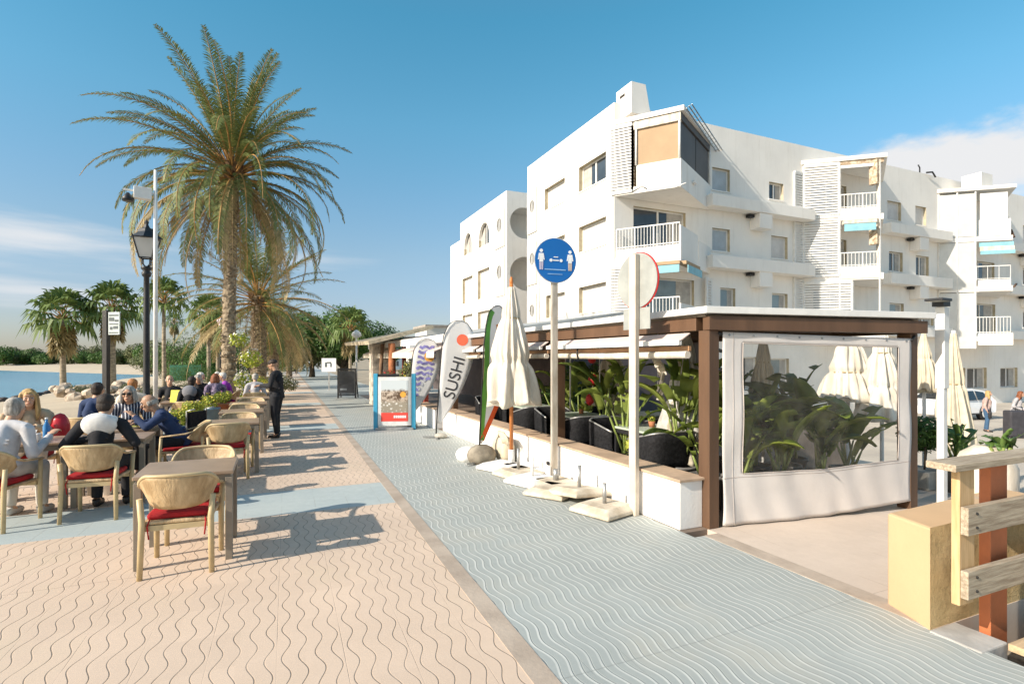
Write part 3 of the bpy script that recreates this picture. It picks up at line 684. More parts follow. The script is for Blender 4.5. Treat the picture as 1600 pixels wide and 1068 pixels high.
pg = thing('pergola', 'brown timber pergola with white roof edge over the restaurant terrace', 'pergola', (4.05, 4.2, 0))
def rb_(name, poly, z0, z1, mt, bevel=.004): m = MB(); m.prism(poly, z0, z1); return m.build(name, mt, pg, world=True, bevel=bevel)
NL, NR = (3.90, 4.08), (6.95, 3.60)
rb_('roof', [(3.90, 4.08), (6.83, 3.62), (6.83, 12.0), (3.90, 12.0)], 2.15, 2.218, METALW)
rb_('ceiling', [(4.0, 4.2), (6.80, 3.79), (6.80, 11.9), (4.0, 11.9)], 2.125, 2.147, mat('ceiling_board', (.30, .25, .2), .8, .1, 2))
def beam(a, b, z0, z1, w=.11, name='beam', mt=BRWOOD, par=None):
    m = MB(); a, b = Vector((*a, (z0 + z1) / 2)), Vector((*b, (z0 + z1) / 2)); m.bar(a, b, w, z1 - z0); return m.build(name, mt, par or pg, world=True, bevel=.004)
beam((3.97, 4.16), (6.76, 3.72), 1.985, 2.122); beam((4.02, 4.30), (4.02, 11.9), 1.985, 2.122, .10); beam((6.78, 3.9), (6.78, 11.9), 1.985, 2.122, .1)
for x, y in ((4.045, 4.2), (4.06, 7.35), (4.06, 10.4), (6.64, 3.82), (6.72, 7.35), (6.72, 10.4)):
    m = MB(); m.box(x - .065, x + .065, y - .075, y + .075, 0 if y > 4.3 or x > 5 else 0, 1.983); m.build('post', BRWOOD, pg, world=True, bevel=.005)
for k in range(7): beam((4.08, 4.9 + k * 1.1), (6.72, 4.8 + k * 1.1), 2.03, 2.12, .05, 'rafter')
BLACKP = mat('black_bracket', (.02, .02, .02), .5)
# awning cassettes along the walkway side
for k, (y0, y1) in enumerate([(4.34, 7.25), (7.45, 10.3), (10.5, 12.2)]):
    a = thing('rolled_awning', ['cream rolled awning under roof edge nearest the corner post', 'cream rolled awning in the middle bay of the pergola', 'cream rolled awning in the far bay of the pergola'][k], 'awning', (3.95, y0, 1.8), group='rolled awnings of the terrace')
    m = MB(); m.add([(3.93, y0, 1.96), (3.93, y1, 1.96), (3.80, y1, 1.88), (3.80, y0, 1.88)], [(0, 1, 2, 3)]); m.build('cloth', AWN, a, world=True, solid=.01)
    m = MB(); m.bar((3.80, y0, 1.865), (3.80, y1, 1.865), .04, .05); m.build('front_bar', METALW, a, world=True)
    m = MB(); m.bar((3.93, y0, 1.805), (3.93, y1, 1.805), .03, .05); m.build('rail', mat('tan_rail', (.42, .24, .13), .6), a, world=True)
    m = MB(); m.tube([(3.90, y0, 1.74), (3.90, (y0 + y1) / 2, 1.73), (3.90, y1, 1.74)], .04, 10); m.build('rolled_curtain', CREAM2, a, world=True)
    for yy in (y0 + .9, y0 + 2.1):
        if yy < y1: m = MB(); m.tube([(3.845, yy, 1.84), (3.85, yy + .02, 1.76), (3.86, yy, 1.68)], .012, 6); m.build('strap', BLACKP, a, world=True)
# vinyl wind screen at the near end
scn = thing('wind_screen', 'pale canvas wind screen with large clear vinyl window closing the end of the pergola', 'wind screen', (4.16, 4.13, 0))
A_, B_ = Vector((4.155, 4.125, 0)), Vector((6.575, 3.745, 0)); dn = Vector((.155, .988, 0)).normalized()
def spt(u, v, flat=0.):
    zt = 1.97 - .045 * u; zb = .015 + (.085 * max(0, u - .5) / .5); p = A_.lerp(B_, u); z = zb + (zt - zb) * v
    w = .004 * sin(u * 23 + v * 9) + .005 * sin(u * 41 + 2.3 * sin(v * 7)) * (1 - v) + .006 * sin(13 * v + 9 * u)
    if v < .3: w += .008 * sin(u * 27 + 9 * v + 2 * sin(u * 11)) * (1 - v / .3)
    return p - dn * w * (1 - flat) + Vector((0, 0, z))
U0, U1, V0, V1 = .098, .925, .262, .945
us = sorted({i / 70 for i in range(71)} | {U0, U1}); vs_ = sorted({i / 50 for i in range(51)} | {V0, V1})
m = MB(); m.smooth = True
m.add([spt(u, v) for v in vs_ for u in us], [(j * len(us) + i, j * len(us) + i + 1, (j + 1) * len(us) + i + 1, (j + 1) * len(us) + i) for j in range(len(vs_) - 1) for i in range(len(us) - 1)
      if not (U0 - 1e-6 <= us[i] and us[i + 1] <= U1 + 1e-6 and V0 - 1e-6 <= vs_[j] and vs_[j + 1] <= V1 + 1e-6)])
SCRM = mat('screen_canvas', (.83, .79, .76), .7, .05, 2, .25, 9, trans=.35); m.build('canvas', SCRM, scn, world=True, solid=.004)
m = MB(); m.smooth = True; uu = [u for u in us if U0 - 1e-6 <= u <= U1 + 1e-6]; vv = [v for v in vs_ if V0 - 1e-6 <= v <= V1 + 1e-6]
m.add([spt(u, v) for v in vv for u in uu], [(j * len(uu) + i, j * len(uu) + i + 1, (j + 1) * len(uu) + i + 1, (j + 1) * len(uu) + i) for j in range(len(vv) - 1) for i in range(len(uu) - 1)])
t = NT('clear_vinyl'); tr = t.n('ShaderNodeBsdfTransparent'); tr.inputs[0].default_value = (.97, .965, .95, 1); gl = t.n('ShaderNodeBsdfGlossy'); gl.inputs['Roughness'].default_value = .06
fr = t.n('ShaderNodeFresnel'); fr.inputs[0].default_value = 1.35; bn_ = t.bump(t.noise(2.2, 4, .6), .35, .05); t.l(bn_, gl.inputs['Normal']); df = t.n('ShaderNodeBsdfDiffuse'); df.inputs[0].default_value = (.8, .78, .74, 1); m0 = t.n('ShaderNodeMixShader'); t.l(t.rng(t.noise(3, 5, .7), .35, .75, .015, .07), m0.inputs[0]); t.l(tr.outputs[0], m0.inputs[1]); t.l(df.outputs[0], m0.inputs[2]); mx = t.n('ShaderNodeMixShader'); t.l(t.math('ADD', t.math('MULTIPLY', fr.outputs[0], .8), .01), mx.inputs[0]); t.l(m0.outputs[0], mx.inputs[1]); t.l(gl.outputs[0], mx.inputs[2]); t.l(mx.outputs[0], t.out.inputs[0])
m.build('vinyl_window', t.m, scn, world=True)
hem = mat('hem_stitching', (.52, .46, .42), .8)
m = MB(); q_ = [spt(u, V0) - dn * .005 for u in uu] + [spt(U1, v) - dn * .005 for v in vv] + [spt(u, V1) - dn * .005 for u in uu[::-1]] + [spt(U0, v) - dn * .005 for v in vv[::-1]]; m.tube(q_, .005, 4); m.build('seam', hem, scn, world=True)
m = MB(); m.tube([spt(u, .245) - dn * .004 for u in us], .0025, 4); m.build('seam', hem, scn, world=True); m = MB(); m.tube([spt(.05, v) - dn * .004 for v in vs_], .0025, 4); m.build('seam', hem, scn, world=True)
for k in range(9): m = MB(); a = spt(.03 + .94 * k / 8, .985) - dn * .004; m.tube([a, a - dn * .004], .012, 10); m.build('eyelet', METALG, scn, world=True)
for v in (.985, .9, .8): 
    m = MB(); a = spt(0, v); m.tube([a + dn * .02, a + Vector((-.06, .01, .02))], .018, 6); m.build('tie', BLACKP, scn, world=True)
a = spt(1, .985); m = MB(); m.tube([a, a + Vector((.06, 0, .06))], .018, 6); m.build('tie', BLACKP, scn, world=True)

# restaurant behind and beyond
rs = thing('restaurant_building', 'low dark restaurant building with grey sloping roof behind the terrace', 'building', (7, 12.2, -.02))
WALLD = mat('shade_toned_wall', (.105, .085, .085), .85, .15, 1.5)  # shade under the canopy is put into this dark colour
m = MB(); m.box(6.9, 11.2, 12.1, 12.3, 0, 2.2); m.build('end_wall', WALLD, rs, world=True)
m = MB(); m.box(8.4, 8.6, 12.31, 30, 0, 2.6); m.build('back_wall', WALLD, rs, world=True)
m = MB(); m.add([(3.88, 12.15, 2.16), (3.88, 24, 2.34), (9.5, 24, 3.1), (9.5, 12.15, 3.0), (3.88, 12.15, 2.24), (3.88, 24, 2.42), (9.5, 24, 3.18), (9.5, 12.15, 3.08)], [(0, 1, 2, 3), (7, 6, 5, 4), (0, 3, 7, 4), (0, 4, 5, 1), (1, 5, 6, 2), (2, 6, 7, 3)])
m.build('roof', mat('grey_roof_sheet', (.40, .41, .40), .8, .12, 3, .2, 20), rs, world=True)
m = MB(); m.box(3.82, 3.87, 12.15, 24, 2.10, 2.30); m.build('fascia', METALW, rs, world=True)
for y in (12.5, 15.2, 18, 21, 23.8): m = MB(); m.box(3.98, 4.1, y - .06, y + .06, 0, 2.1); m.build('post', mat('red_painted_post', (.30, .05, .03), .6) if y > 14 else BRWOOD, rs, world=True)
for k, (y0, y1) in enumerate([(12.6, 15.1), (15.3, 17.9), (18.1, 23.7)]):
    a = thing('rolled_awning', ['white awning strip behind the sushi flag', 'white and brown awning strip above the patterned flag', 'pale awning strip above the menu poster stand'][k], 'awning', (3.95, y0, 1.8), group='awnings of the far restaurant')
    m = MB(); m.add([(3.93, y0, 2.02), (3.93, y1, 2.02), (3.55, y1, 1.88), (3.55, y0, 1.88)], [(0, 1, 2, 3)]); m.build('cloth', AWN, a, world=True, solid=.01)
    m = MB(); m.add([(3.55, y0, 1.88), (3.55, y1, 1.88), (3.54, y1, 1.72), (3.54, y0, 1.72)], [(0, 1, 2, 3)]); m.build('valance', CREAM2, a, world=True, solid=.008)
# log posts and stone corner with flowers at the far end of the far restaurant
m = MB(); rr = random.Random(5)
lg = thing('log_post', 'reddish log post holding the far restaurant roof', 'post', (3.55, 17.6, 0)); m = MB(); m.tube([(0, 0, 0), (.02, .02, 1.0), (0, .03, 2.2)], [.13, .12, .11], 10); m.build('trunk', mat('red_bark_log', (.36, .13, .05), .85, .3, 5, .5, 20), lg)
lg = thing('log_post', 'thin crooked log post beside the reddish one', 'post', (3.4, 18.5, 0)); m = MB(); m.tube([(0, 0, 0), (-.05, .02, 1.0), (.02, .03, 2.2)], [.08, .07, .06], 8); m.build('trunk', mat('brown_bark_log', (.2, .12, .07), .9, .3, 5, .5, 20), lg)
sp = thing('stone_pillar', 'pale stone-clad pillar at the far corner of the far restaurant', 'pillar', (3.7, 20.5, 0)); m = MB(); m.box(-.35, .35, -.35, .35, 0, 2.25); m.build('shaft', mat('pale_stone', (.55, .48, .40), .9, .3, 6, .6, 10), sp, bevel=.03)
m = MB(); m.add([(-.9, -3, 2.2), (-.9, 3.2, 2.3), (1.2, 3.2, 2.75), (1.2, -3, 2.75)], [(0, 1, 2, 3)]); m.build('canopy', mat('straw_canopy', (.50, .42, .30), .95, .2, 8, .5, 30), sp, solid=.12)

# ================================================================== signs
def disc(m, c, r, th, n=40):
    m.lathe((0, 0, 0), [(r, 0), (r, th)], n, smooth=False)
sg = thing('round_sign', 'blue round distancing sign with two white figures on a tall grey pole', 'sign', (3.60, 6.66, 0), radians(-6))
m = MB(); m.box(-.045, .045, -.03, .03, 0, 3.0); m.build('pole', METALP, sg, bevel=.006)
BLUES = mat('blue_sign_face', (.01, .13, .42), .35, .04, 2); WS = mat('white_sign_print', (.8, .8, .8), .4, .02)
def flat(par, name, polys, mt, y, th=.004, M=None):
    m = MB()
    for poly in polys:
        n = len(poly); a = sum(poly[i][0] * poly[(i + 1) % n][1] - poly[(i + 1) % n][0] * poly[i][1] for i in range(n))
        if a < 0: poly = poly[::-1]
        m.add([(x, y - th, z) for x, z in poly] + [(x, y, z) for x, z in poly], [tuple(range(n)), tuple(range(2 * n - 1, n - 1, -1))] + [(i, n + i, n + (i + 1) % n, (i + 1) % n) for i in range(n)])
    return m.build(name, mt, par)
def circ(cx, cz, r, n=40, ry=None): return [(cx + r * cos(2 * pi * k / n), cz + (ry or r) * sin(2 * pi * k / n)) for k in range(n)]
def rect(x0, x1, z0, z1): return [(x0, z0), (x1, z0), (x1, z1), (x0, z1)]
CZ = 3.06
plate = flat(sg, 'sign_plate', [circ(0, CZ, .315)], mat('sign_back_grey', (.55, .55, .54), .5), -.036, .012)
face = flat(sg, 'sign_face', [circ(0, CZ, .305)], BLUES, -.050, .004)
for s_ in (-1, 1):
    x = s_ * .215
    fig = [circ(x, CZ + .125, .024, 14), [(x - .034, CZ + .09), (x + .034, CZ + .09), (x + .05, CZ - .0), (x + .034, CZ + .0), (x + .026, CZ + .06), (x + .028, CZ - .03), (x - .028, CZ - .03), (x - .026, CZ + .06), (x - .034, CZ - .0), (x - .05, CZ)],
           [(x - .028, CZ - .034), (x - .003, CZ - .034), (x - .004, CZ - .135), (x - .024, CZ - .135)], [(x + .003, CZ - .034), (x + .028, CZ - .034), (x + .024, CZ - .135), (x + .004, CZ - .135)]]
    flat(sg, 'figure_print', fig[:2], WS, -.055); flat(sg, 'trousers_print', fig[2:], mat('lilac_print', (.55, .5, .62), .5) if s_ < 0 else mat('tan_print', (.62, .48, .38), .5), -.055)
flat(sg, 'arrow_print', [circ(-.07, CZ + .0, .022, 16), circ(.08, CZ, .022, 16), rect(-.04, .045, CZ - .008, CZ + .008), rect(-.03, .035, CZ + .04, CZ + .052)], WS, -.055)
flat(sg, 'line_print', [rect(-.165, .15, CZ - .135, CZ - .122), rect(-.12, .10, CZ - .195, CZ - .186)], mat('pale_blue_print', (.3, .5, .75), .4), -.055)
sb = thing('round_sign', 'grey back of a red-rimmed round road sign with small plate on beige pole', 'sign', (3.60, 4.84, 0), radians(98))
m = MB(); m.box(-.05, .05, -.03, .03, 0, 2.83); m.build('pole', mat('beige_pole', (.60, .52, .42), .5, .08, 5), sb, bevel=.006)
BACKG = mat('sign_back_light', (.33, .34, .32), .45, .1, 5)
flat(sb, 'sign_back', [circ(.0, 2.55, .30)], BACKG, -.036, .01); flat(sb, 'red_rim', [circ(0, 2.55, .31)], mat('red_sign_paint', (.55, .02, .02), .4), -.048, .012)
flat(sb, 'sign_front', [circ(0, 2.55, .25)], WS, -.062, .004)
flat(sb, 'small_plate', [rect(-.2, .2, 2.02, 2.25)], BACKG, -.036, .01)
# dark street name post on the sea side
sn_ = thing('sign_post', 'black square post with a small grey notice board beside the beach', 'sign', (*P(166, 15.2), -.05), radians(-35))
m = MB(); m.box(-.075, .075, -.06, .06, 0, 3.1); m.build('post', BLACKM, sn_, bevel=.006)
flat(sn_, 'board', [rect(.10, .47, 2.42, 3.05)], mat('notice_board_grey', (.50, .55, .53), .5, .1, 8), .0, .03)
NB = mat('dark_notice_print', (.08, .10, .11), .5)
flat(sn_, 'print', [rect(.13, .44, 2.94, 2.98), rect(.13, .30, 2.80, 2.90), rect(.32, .44, 2.78, 2.84), rect(.14, .43, 2.70, 2.73), rect(.16, .24, 2.56, 2.64), rect(.27, .42, 2.58, 2.66), rect(.13, .43, 2.46, 2.49)], NB, -.033)

# ================================================================== furled parasols
def furled(name, label, loc, z0, z1, r0, mt, polem, pr=.022, ztip=None, seed=1, ties=2, group=None, pole_base=0., base=None, fin=False):
    u = thing(name, label, 'parasol', loc, group=group); rnd = random.Random(seed)
    m = MB(); m.tube([(0, 0, pole_base), (0, 0, (ztip or z1 + .08))], pr, 10); m.build('pole', polem, u)
    m = MB(); L = z1 - z0; nseg = 144; ph = [rnd.uniform(0, 6.28) for _ in range(8)]; am = [rnd.uniform(.6, 1.4) for _ in range(8)]
    tie = [.36, .73] if ties == 2 else [.55]
    prof = []; K = 34
    for i in range(K + 1):
        t_ = i / K; r = r0 * (1 - .86 * t_ ** 1.15)
        for q in tie: r *= 1 - .15 * math.exp(-((t_ - q) / .035) ** 2)
        prof.append((r, z0 + L * t_))
    def mod(i, a):
        t_ = i / K; k = .22 * (1 - t_ * .55)
        return 1 + k * abs(sin(4 * a + .8 * sin(t_ * 5 + ph[0]) + ph[1])) * 1.1 - k * .55 + .09 * sin(9 * a + ph[2] + 3 * t_) + .07 * sin(17 * a + ph[3] + 2 * t_) + .10 * sin(a + ph[5] + 4 * t_) + .05 * sin(2 * a + ph[6] - 7 * t_) + .035 * sin(29 * a + 9 * t_ + ph[7]) * sin(7 * t_ + 3 * a)
    def vmod(x, y, z):
        a = atan2(y, x); return z
    m.lathe((0, 0, 0), prof, nseg, True, mod)
    # ragged hem
    m.v = [(x + .015 * sin(9 * atan2(y, x)) if z < z0 + .02 else x, y, z + (.05 * sin(4 * atan2(y, x) + ph[4]) + .02 * sin(9 * atan2(y, x)) if z < z0 + .02 else 0)) for x, y, z in m.v]
    c = m.build('canopy', mt, u)
    for q in tie:
        m = MB(); rt = r0 * (1 - .86 * q ** 1.15) * .80; m.tube([(rt * cos(2 * pi * k / 16), rt * sin(2 * pi * k / 16), z0 + L * q) for k in range(17)], .012, 6); m.build('tie', mat('tan_cord', (.42, .33, .18), .8), c)
    if ztip and fin: m = MB(); m.lathe((0, 0, ztip), [(.018, -.02), (.03, .02), (.03, .06), (.012, .10)], 10); m.build('finial', ORWOOD, u)
    if base == 'tube': m = MB(); m.tube([(0, 0, 0), (0, 0, .30)], .05, 12); m.build('socket', METALW, u)
    return u
furled('furled_parasol', 'large furled cream parasol with an orange wooden pole beside the low wall', (*P(799, 8.35), 0), 1.02, 2.80, .37, CREAM2, ORWOOD, .03, 2.86, 4, base='tube', fin=True)
# concrete parasol weights
CONCW = mat('pale_concrete_slab', (.64, .57, .46), .9, .14, 4, .6, 18, col2=(.42, .35, .26))
def weight(label, x, y, z, rz, tilt=(0, 0), tube=.22, tm=METALG, s=.56, mt=CONCW, tr=.022):
    w = thing('parasol_base', label, 'parasol base', (x, y, z), rz, 'concrete parasol bases by the low wall'); w.rotation_euler = (tilt[0], tilt[1], rz)
    m = MB(); h = s / 2; m.add([(-h, -h, .012), (h, -h, .012), (h, h, .012), (-h, h, .012), (-h, -h, .055), (h, -h, .055), (h, h, .055), (-h, h, .055), (-h * .72, -h * .72, .105), (h * .72, -h * .72, .105), (h * .72, h * .72, .105), (-h * .72, h * .72, .105)],
        [(3, 2, 1, 0), (0, 1, 5, 4), (1, 2, 6, 5), (2, 3, 7, 6), (3, 0, 4, 7), (4, 5, 9, 8), (5, 6, 10, 9), (6, 7, 11, 10), (7, 4, 8, 11), (8, 9, 10, 11)])
    m.build('slab', mt, w, bevel=.014)
    if tube: m = MB(); m.tube([(0, 0, .10), (0, 0, .105 + tube)], tr, 12); m.build('tube', tm, w)
    for a in (-1, 1):
        for b in (-1, 1): m = MB(); m.cbox((a * h * .75, b * h * .75, .006), (.05, .05, .012)); m.build('foot', BLACKP, w)
    return w
weight('cream slab parasol base with grey tube, nearest the round road sign pole', 3.36, 5.05, 0, .30)
weight('tilted cream slab parasol base leaning on another slab, second from the road sign pole', 3.38, 5.62, .05, .15, (radians(-6), radians(5)), .26)
weight('cream slab parasol base lying under the tilted one', 3.22, 5.98, 0, .55, tube=0)
weight('white slab parasol base with short thick grey tube', 3.42, 6.28, .0, .1, tube=.14, tr=.04)
weight('white slab parasol base with thin white tube near blue sign pole', 3.24, 6.62, 0, .35, tube=.26, tm=METALW, mt=WHITE2)
weight('pale slab parasol base with tall grey tube left of the blue sign pole', 3.26, 7.12, 0, .2, tube=.3)
weight('white slab parasol base in front of the cream parasol', 3.22, 7.66, 0, .4, tube=0, mt=WHITE2)
weight('white slab parasol base standing against the wall beside the cream parasol', 3.42, 7.38, .0, .0, tube=0, mt=WHITE2)
bn = thing('canvas_bundle', 'cream folded canvas bundle leaning on the low wall behind the cream parasol', 'bundle', (3.50, 8.25, 0)); m = MB()
for k in range(7):
    a = -1.2 + k * .4; m.ell((.0, a * .17, .22), (.12, .07, .24 - .03 * abs(a)), 12)
m.build('cloth', CREAM, bn); m = MB()
for k in range(5): m.tube([(-.05, -.1 + k * .03, .42), (-.10, -.25 + k * .05, .50), (-.1, -.40 + k * .06, .44), (-.1, -.46 + k * .06, .34)], [.03, .03, .02, .01], 6)
m.build('fold', CREAM, bn)
bn = thing('sack', 'grey brown sandbag holding the green edged flag pole', 'sack', (3.12, 8.25, 0)); m = MB(); m.ell((0, 0, .13), (.25, .2, .18), 14); m.build('cloth', mat('grey_brown_sackcloth', (.30, .26, .20), .95, .25, 5, .5, 40), bn)
bn = thing('sack', 'white rounded weight beside the grey brown sandbag', 'weight', (2.98, 8.55, 0)); m = MB(); m.ell((0, 0, .10), (.2, .2, .14), 14); m.build('body', WHITE2, bn)

# ================================================================== feather flags
FLW = mat('flag_white_cloth', (.80, .79, .78), .8, .03, 2, trans=.45)
def flag(label, loc, rz, H, w, faces, tilt=3.5):
    """teardrop flag; the outline runs in local x (width) and z; faces: callback(par, sx) adds the print"""
    f = thing('feather_flag', label, 'flag', loc, rz)
    m = MB(); pts = [(0, 0, .05), (0, 0, H * .72), (w * .045, 0, H * .84), (w * .14, 0, H * .92), (w * .28, 0, H * .962), (w * .5, 0, H * .975), (w * .72, 0, H * .955), (w * .88, 0, H * .89)]
    m.tube(pts, [.014, .012, .010, .008, .007, .006, .005, .004], 8); m.build('pole', BLACKM, f)
    z0 = H * .12
    L = [(0.01, z0), (0.01, H * .72), (w * .10, H * .895), (w * .28, H * .965), (w * .5, H * .985), (w * .74, H * .955), (w * .93, H * .88), (w, H * .78), (w * .93, H * .62), (w * .70, H * .42), (w * .38, H * .24), (w * .12, z0)]
    for _ in range(2):   # round the outline
        Q = [L[0]]
        for a_, b_ in zip(L[:-1], L[1:]): Q += [(a_[0] * .75 + b_[0] * .25, a_[1] * .75 + b_[1] * .25), (a_[0] * .25 + b_[0] * .75, a_[1] * .25 + b_[1] * .75)]
        L = Q + [L[-1]]
    kt = max(range(len(L)), key=lambda i: L[i][1])
    m = MB(); K = 40; rows = []
    def xr(z):
        xl = .012 if z < H * .72 else None; R = L[kt:] 
        xs_r = None
        for a, b in zip(R[:-1], R[1:]):
            if b[1] <= z <= a[1]: q = (z - b[1]) / max(1e-6, a[1] - b[1]); xs_r = b[0] + (a[0] - b[0]) * q
        Lf = L[:kt + 1]; xs_l = None
        for a, b in zip(Lf[:-1], Lf[1:]):
            if a[1] <= z <= b[1]: q = (z - a[1]) / max(1e-6, b[1] - a[1]); xs_l = a[0] + (b[0] - a[0]) * q
        if xs_r is None: xs_r = w * .62
        if xs_l is None: xs_l = w * .4
        return xs_l, max(xs_l + .002, xs_r)
    bel = lambda x, z: .025 * sin(z * 3.1 + x * 2)
    for i in range(K + 1):
        z = z0 + (H * .97 - z0) * i / K; a, b = xr(z); rows.append([(a + (b - a) * j / 6, z) for j in range(7)])
    r0_ = rows[-1]; rows.append([(r0_[0][0] + (r0_[-1][0] - r0_[0][0]) * (.12 + .76 * j / 6), L[kt][1]) for j in range(7)])
    m.smooth = True; m.add([(x, bel(x, z), z) for r in rows for x, z in r], [(i * 7 + j, i * 7 + j + 1, (i + 1) * 7 + j + 1, (i + 1) * 7 + j) for i in range(len(rows) - 1) for j in range(6)])
    cl = m.build('cloth', FLW, f, solid=.003)
    def prn(name, poly, mt, off=.006, fan=False):
        mm = MB(); n = len(poly); mm.add([(x, bel(x, z) - off, z) for x, z in poly], [tuple(range(n))]); return mm.build(name, mt, cl)
    def strip_(name, line, wd, mt, off=.006):
        mm = MB(); vs = []
        for i, (x, z) in enumerate(line):
            a = line[max(0, i - 1)]; b = line[min(len(line) - 1, i + 1)]; dx, dz = b[0] - a[0], b[1] - a[1]; l = sqrt(dx * dx + dz * dz); nx, nz = -dz / l, dx / l
            for s_ in (-.5, .5): vs.append((x + nx * wd * s_, bel(x, z) - off, z + nz * wd * s_))
        mm.add(vs, [(2 * i, 2 * i + 1, 2 * i + 3, 2 * i + 2) for i in range(len(line) - 1)]); return mm.build(name, mt, cl)
    faces(prn, strip_, bel, cl, H, w, xr)
    f.rotation_euler = (0, radians(tilt), rz)
    m = MB(); m.bar((-.28, 0, .02), (.28, 0, .02), .04, .025); m.bar((0, -.28, .02), (0, .28, .02), .04, .025); m.build('base', METALG, f)
    m = MB(); m.ell((.1, -.06, .06), (.14, .10, .06), 12); m.build('ballast', mat('ballast_bag', (.45, .42, .36), .9), f)
    return f
def text_mesh(s, par, loc, size, mt, rot, extr=.001, name='lettering', bend=None):
    cu = bpy.data.curves.new('t', 'FONT'); cu.body = s; cu.size = size; cu.extrude = extr; cu.align_x = 'CENTER'; cu.align_y = 'CENTER'
    o = bpy.data.objects.new('t', cu); COL.objects.link(o); dg = bpy.context.evaluated_depsgraph_get(); me = bpy.data.meshes.new_from_object(o.evaluated_get(dg)); bpy.data.objects.remove(o)
    me.transform(Matrix.Translation(loc) @ Euler(rot).to_matrix().to_4x4())
    if bend:
        for v in me.vertices: v.co.y += bend(v.co.x, v.co.z)
    me.materials.clear(); me.materials.append(mt); q = bpy.data.objects.new(name, me); COL.objects.link(q); q.parent = par; return q
def f_sushi(prn, st_, bel, cl, H, w, xr):
    prn('red_disc', circ(w * .60, H * .815, .125, 28), mat('flag_red_disc', (.80, .14, .07), .7))
    ln = Vector((.0, 0, 1)); ang = radians(78)
    text_mesh('SUSHI', cl, (w * .44, -.008, H * .50), .36, mat('flag_black_ink', (.03, .03, .035), .7), (radians(90), radians(-90 + 12), 0), bend=bel)
flag('white feather flag reading SUSHI under a red disc', (*P(681, 11.6), 0), radians(-12), 2.62, .74, f_sushi)
def f_food(prn, st_, bel, cl, H, w, xr):
    V_ = mat('flag_violet_print', (.24, .22, .50), .8, .35, 6); O_ = mat('flag_orange_print', (.80, .38, .06), .8)
    for k in range(10):
        z = H * (.36 + .058 * k); a_, b_ = xr(z); st_('violet_patch', [(a_ + (b_ - a_) * (.16 + .62 * q / 6), z + .03 * sin(q * 2.1 + k)) for q in range(7 if k > 2 else 4)], .07, V_, .008 + .0008 * (k % 2))
    prn('orange_disc', circ(w * .58, H * .78, .13, 20), O_, .010); prn('yellow_disc', circ(w * .60, H * .78, .06, 14), mat('flag_yellow_print', (.85, .65, .2), .8), .013)
    for k in range(5): prn('grey_patch', circ(w * (.3 + .08 * k), H * (.42 + .05 * k), .035, 8, .05), mat('flag_grey_print', (.45, .45, .5), .8), .011)
flag('white and violet feather flag with an orange disc behind the menu poster stand', (*P(637, 13.5), 0), radians(-12), 2.28, .74, f_food)
def f_green(prn, st_, bel, cl, H, w, xr):
    G_ = mat('flag_green_print', (.16, .42, .07), .8); R_ = mat('flag_red_print', (.78, .12, .03), .8); O_ = mat('flag_orange2_print', (.85, .32, .10), .8); B_ = mat('flag_navy_print', (.03, .03, .08), .8)
    zz = [H * (.14 + .8 * k / 30) for k in range(31)]
    st_('green_edge', [(xr(z)[0] + .045, z) for z in zz], .12, G_); st_('red_edge', [(xr(z)[1] - .035, z) for z in zz if z < H * .86], .10, R_)
    st_('orange_stroke', [(w * (.38 + .14 * sin(k / 14 * 3)), H * (.66 + .018 * k)) for k in range(12)], .06, O_)
    st_('navy_stroke', [(w * (.62 - .02 * k / 2), H * (.82 - .022 * k)) for k in range(12)], .04, B_); st_('navy_stroke', [(w * .40, H * .50), (w * .36, H * .42)], .05, B_)
flag('green and red edged feather flag seen nearly edge on beside the cream parasol', (*P(748, 8.75), 0), radians(24), 2.68, .66, f_green)

# ================================================================== boards
BLUEF = mat('blue_stand_frame', (.05, .32, .50), .4, .06, 4)
bs = thing('menu_stand', 'tall poster stand with blue side panels showing drinks above a red strip', 'menu stand', (*P(617, 13.0), 0), radians(-20))
m = MB(); m.box(-.5, -.40, -.05, .06, 0, 1.34); m.build('side_panel', BLUEF, bs, bevel=.01); m = MB(); m.box(.40, .5, -.05, .06, 0, 1.34); m.build('side_panel', BLUEF, bs, bevel=.01)
flat(bs, 'board', [rect(-.395, .395, .10, 1.26)], mat('poster_frame_white', (.72, .72, .70), .4), .0, .04)
pt_ = NT('poster_photo'); tco = pt_.n('ShaderNodeTexCoord').outputs['Object']; s_ = pt_.n('ShaderNodeSeparateXYZ'); pt_.l(tco, s_.inputs[0])
n1 = pt_.noise(9, 5, .7, vec=tco); n2 = pt_.n('ShaderNodeTexVoronoi'); n2.inputs['Scale'].default_value = 13; pt_.l(tco, n2.inputs['Vector'])
mid = pt_.mix(pt_.rng(n1, .42, .58), (.10, .06, .035), (.55, .45, .36)); low = pt_.mix(pt_.rng(n2.outputs['Distance'], .15, .45), (.75, .72, .66), (.30, .26, .20))
z_ = s_.outputs[2]; c_ = pt_.mix(pt_.rng(z_, .62, .72), low, mid); c_ = pt_.mix(pt_.rng(pt_.math('ADD', z_, pt_.math('MULTIPLY', n1, .15)), .98, 1.06), c_, (.55, .60, .62)); c_ = pt_.mix(pt_.rng(z_, .405, .41, 1, 0), c_, (.70, .07, .05))
pt_.l(c_, pt_.b.inputs['Base Color']); pt_.b.inputs['Roughness'].default_value = .35
flat(bs, 'poster', [rect(-.32, .32, .20, 1.18)], pt_.m, -.041, .004)
flat(bs, 'orange_slice', [circ(.2, .84, .07, 20)], mat('flag_orange_print', (.8, .38, .06)), -.046, .003)
flat(bs, 'red_strip_print', [rect(-.02 + .05 * k, .02 + .05 * k, .28, .34) for k in range(6)], WS, -.046, .003)
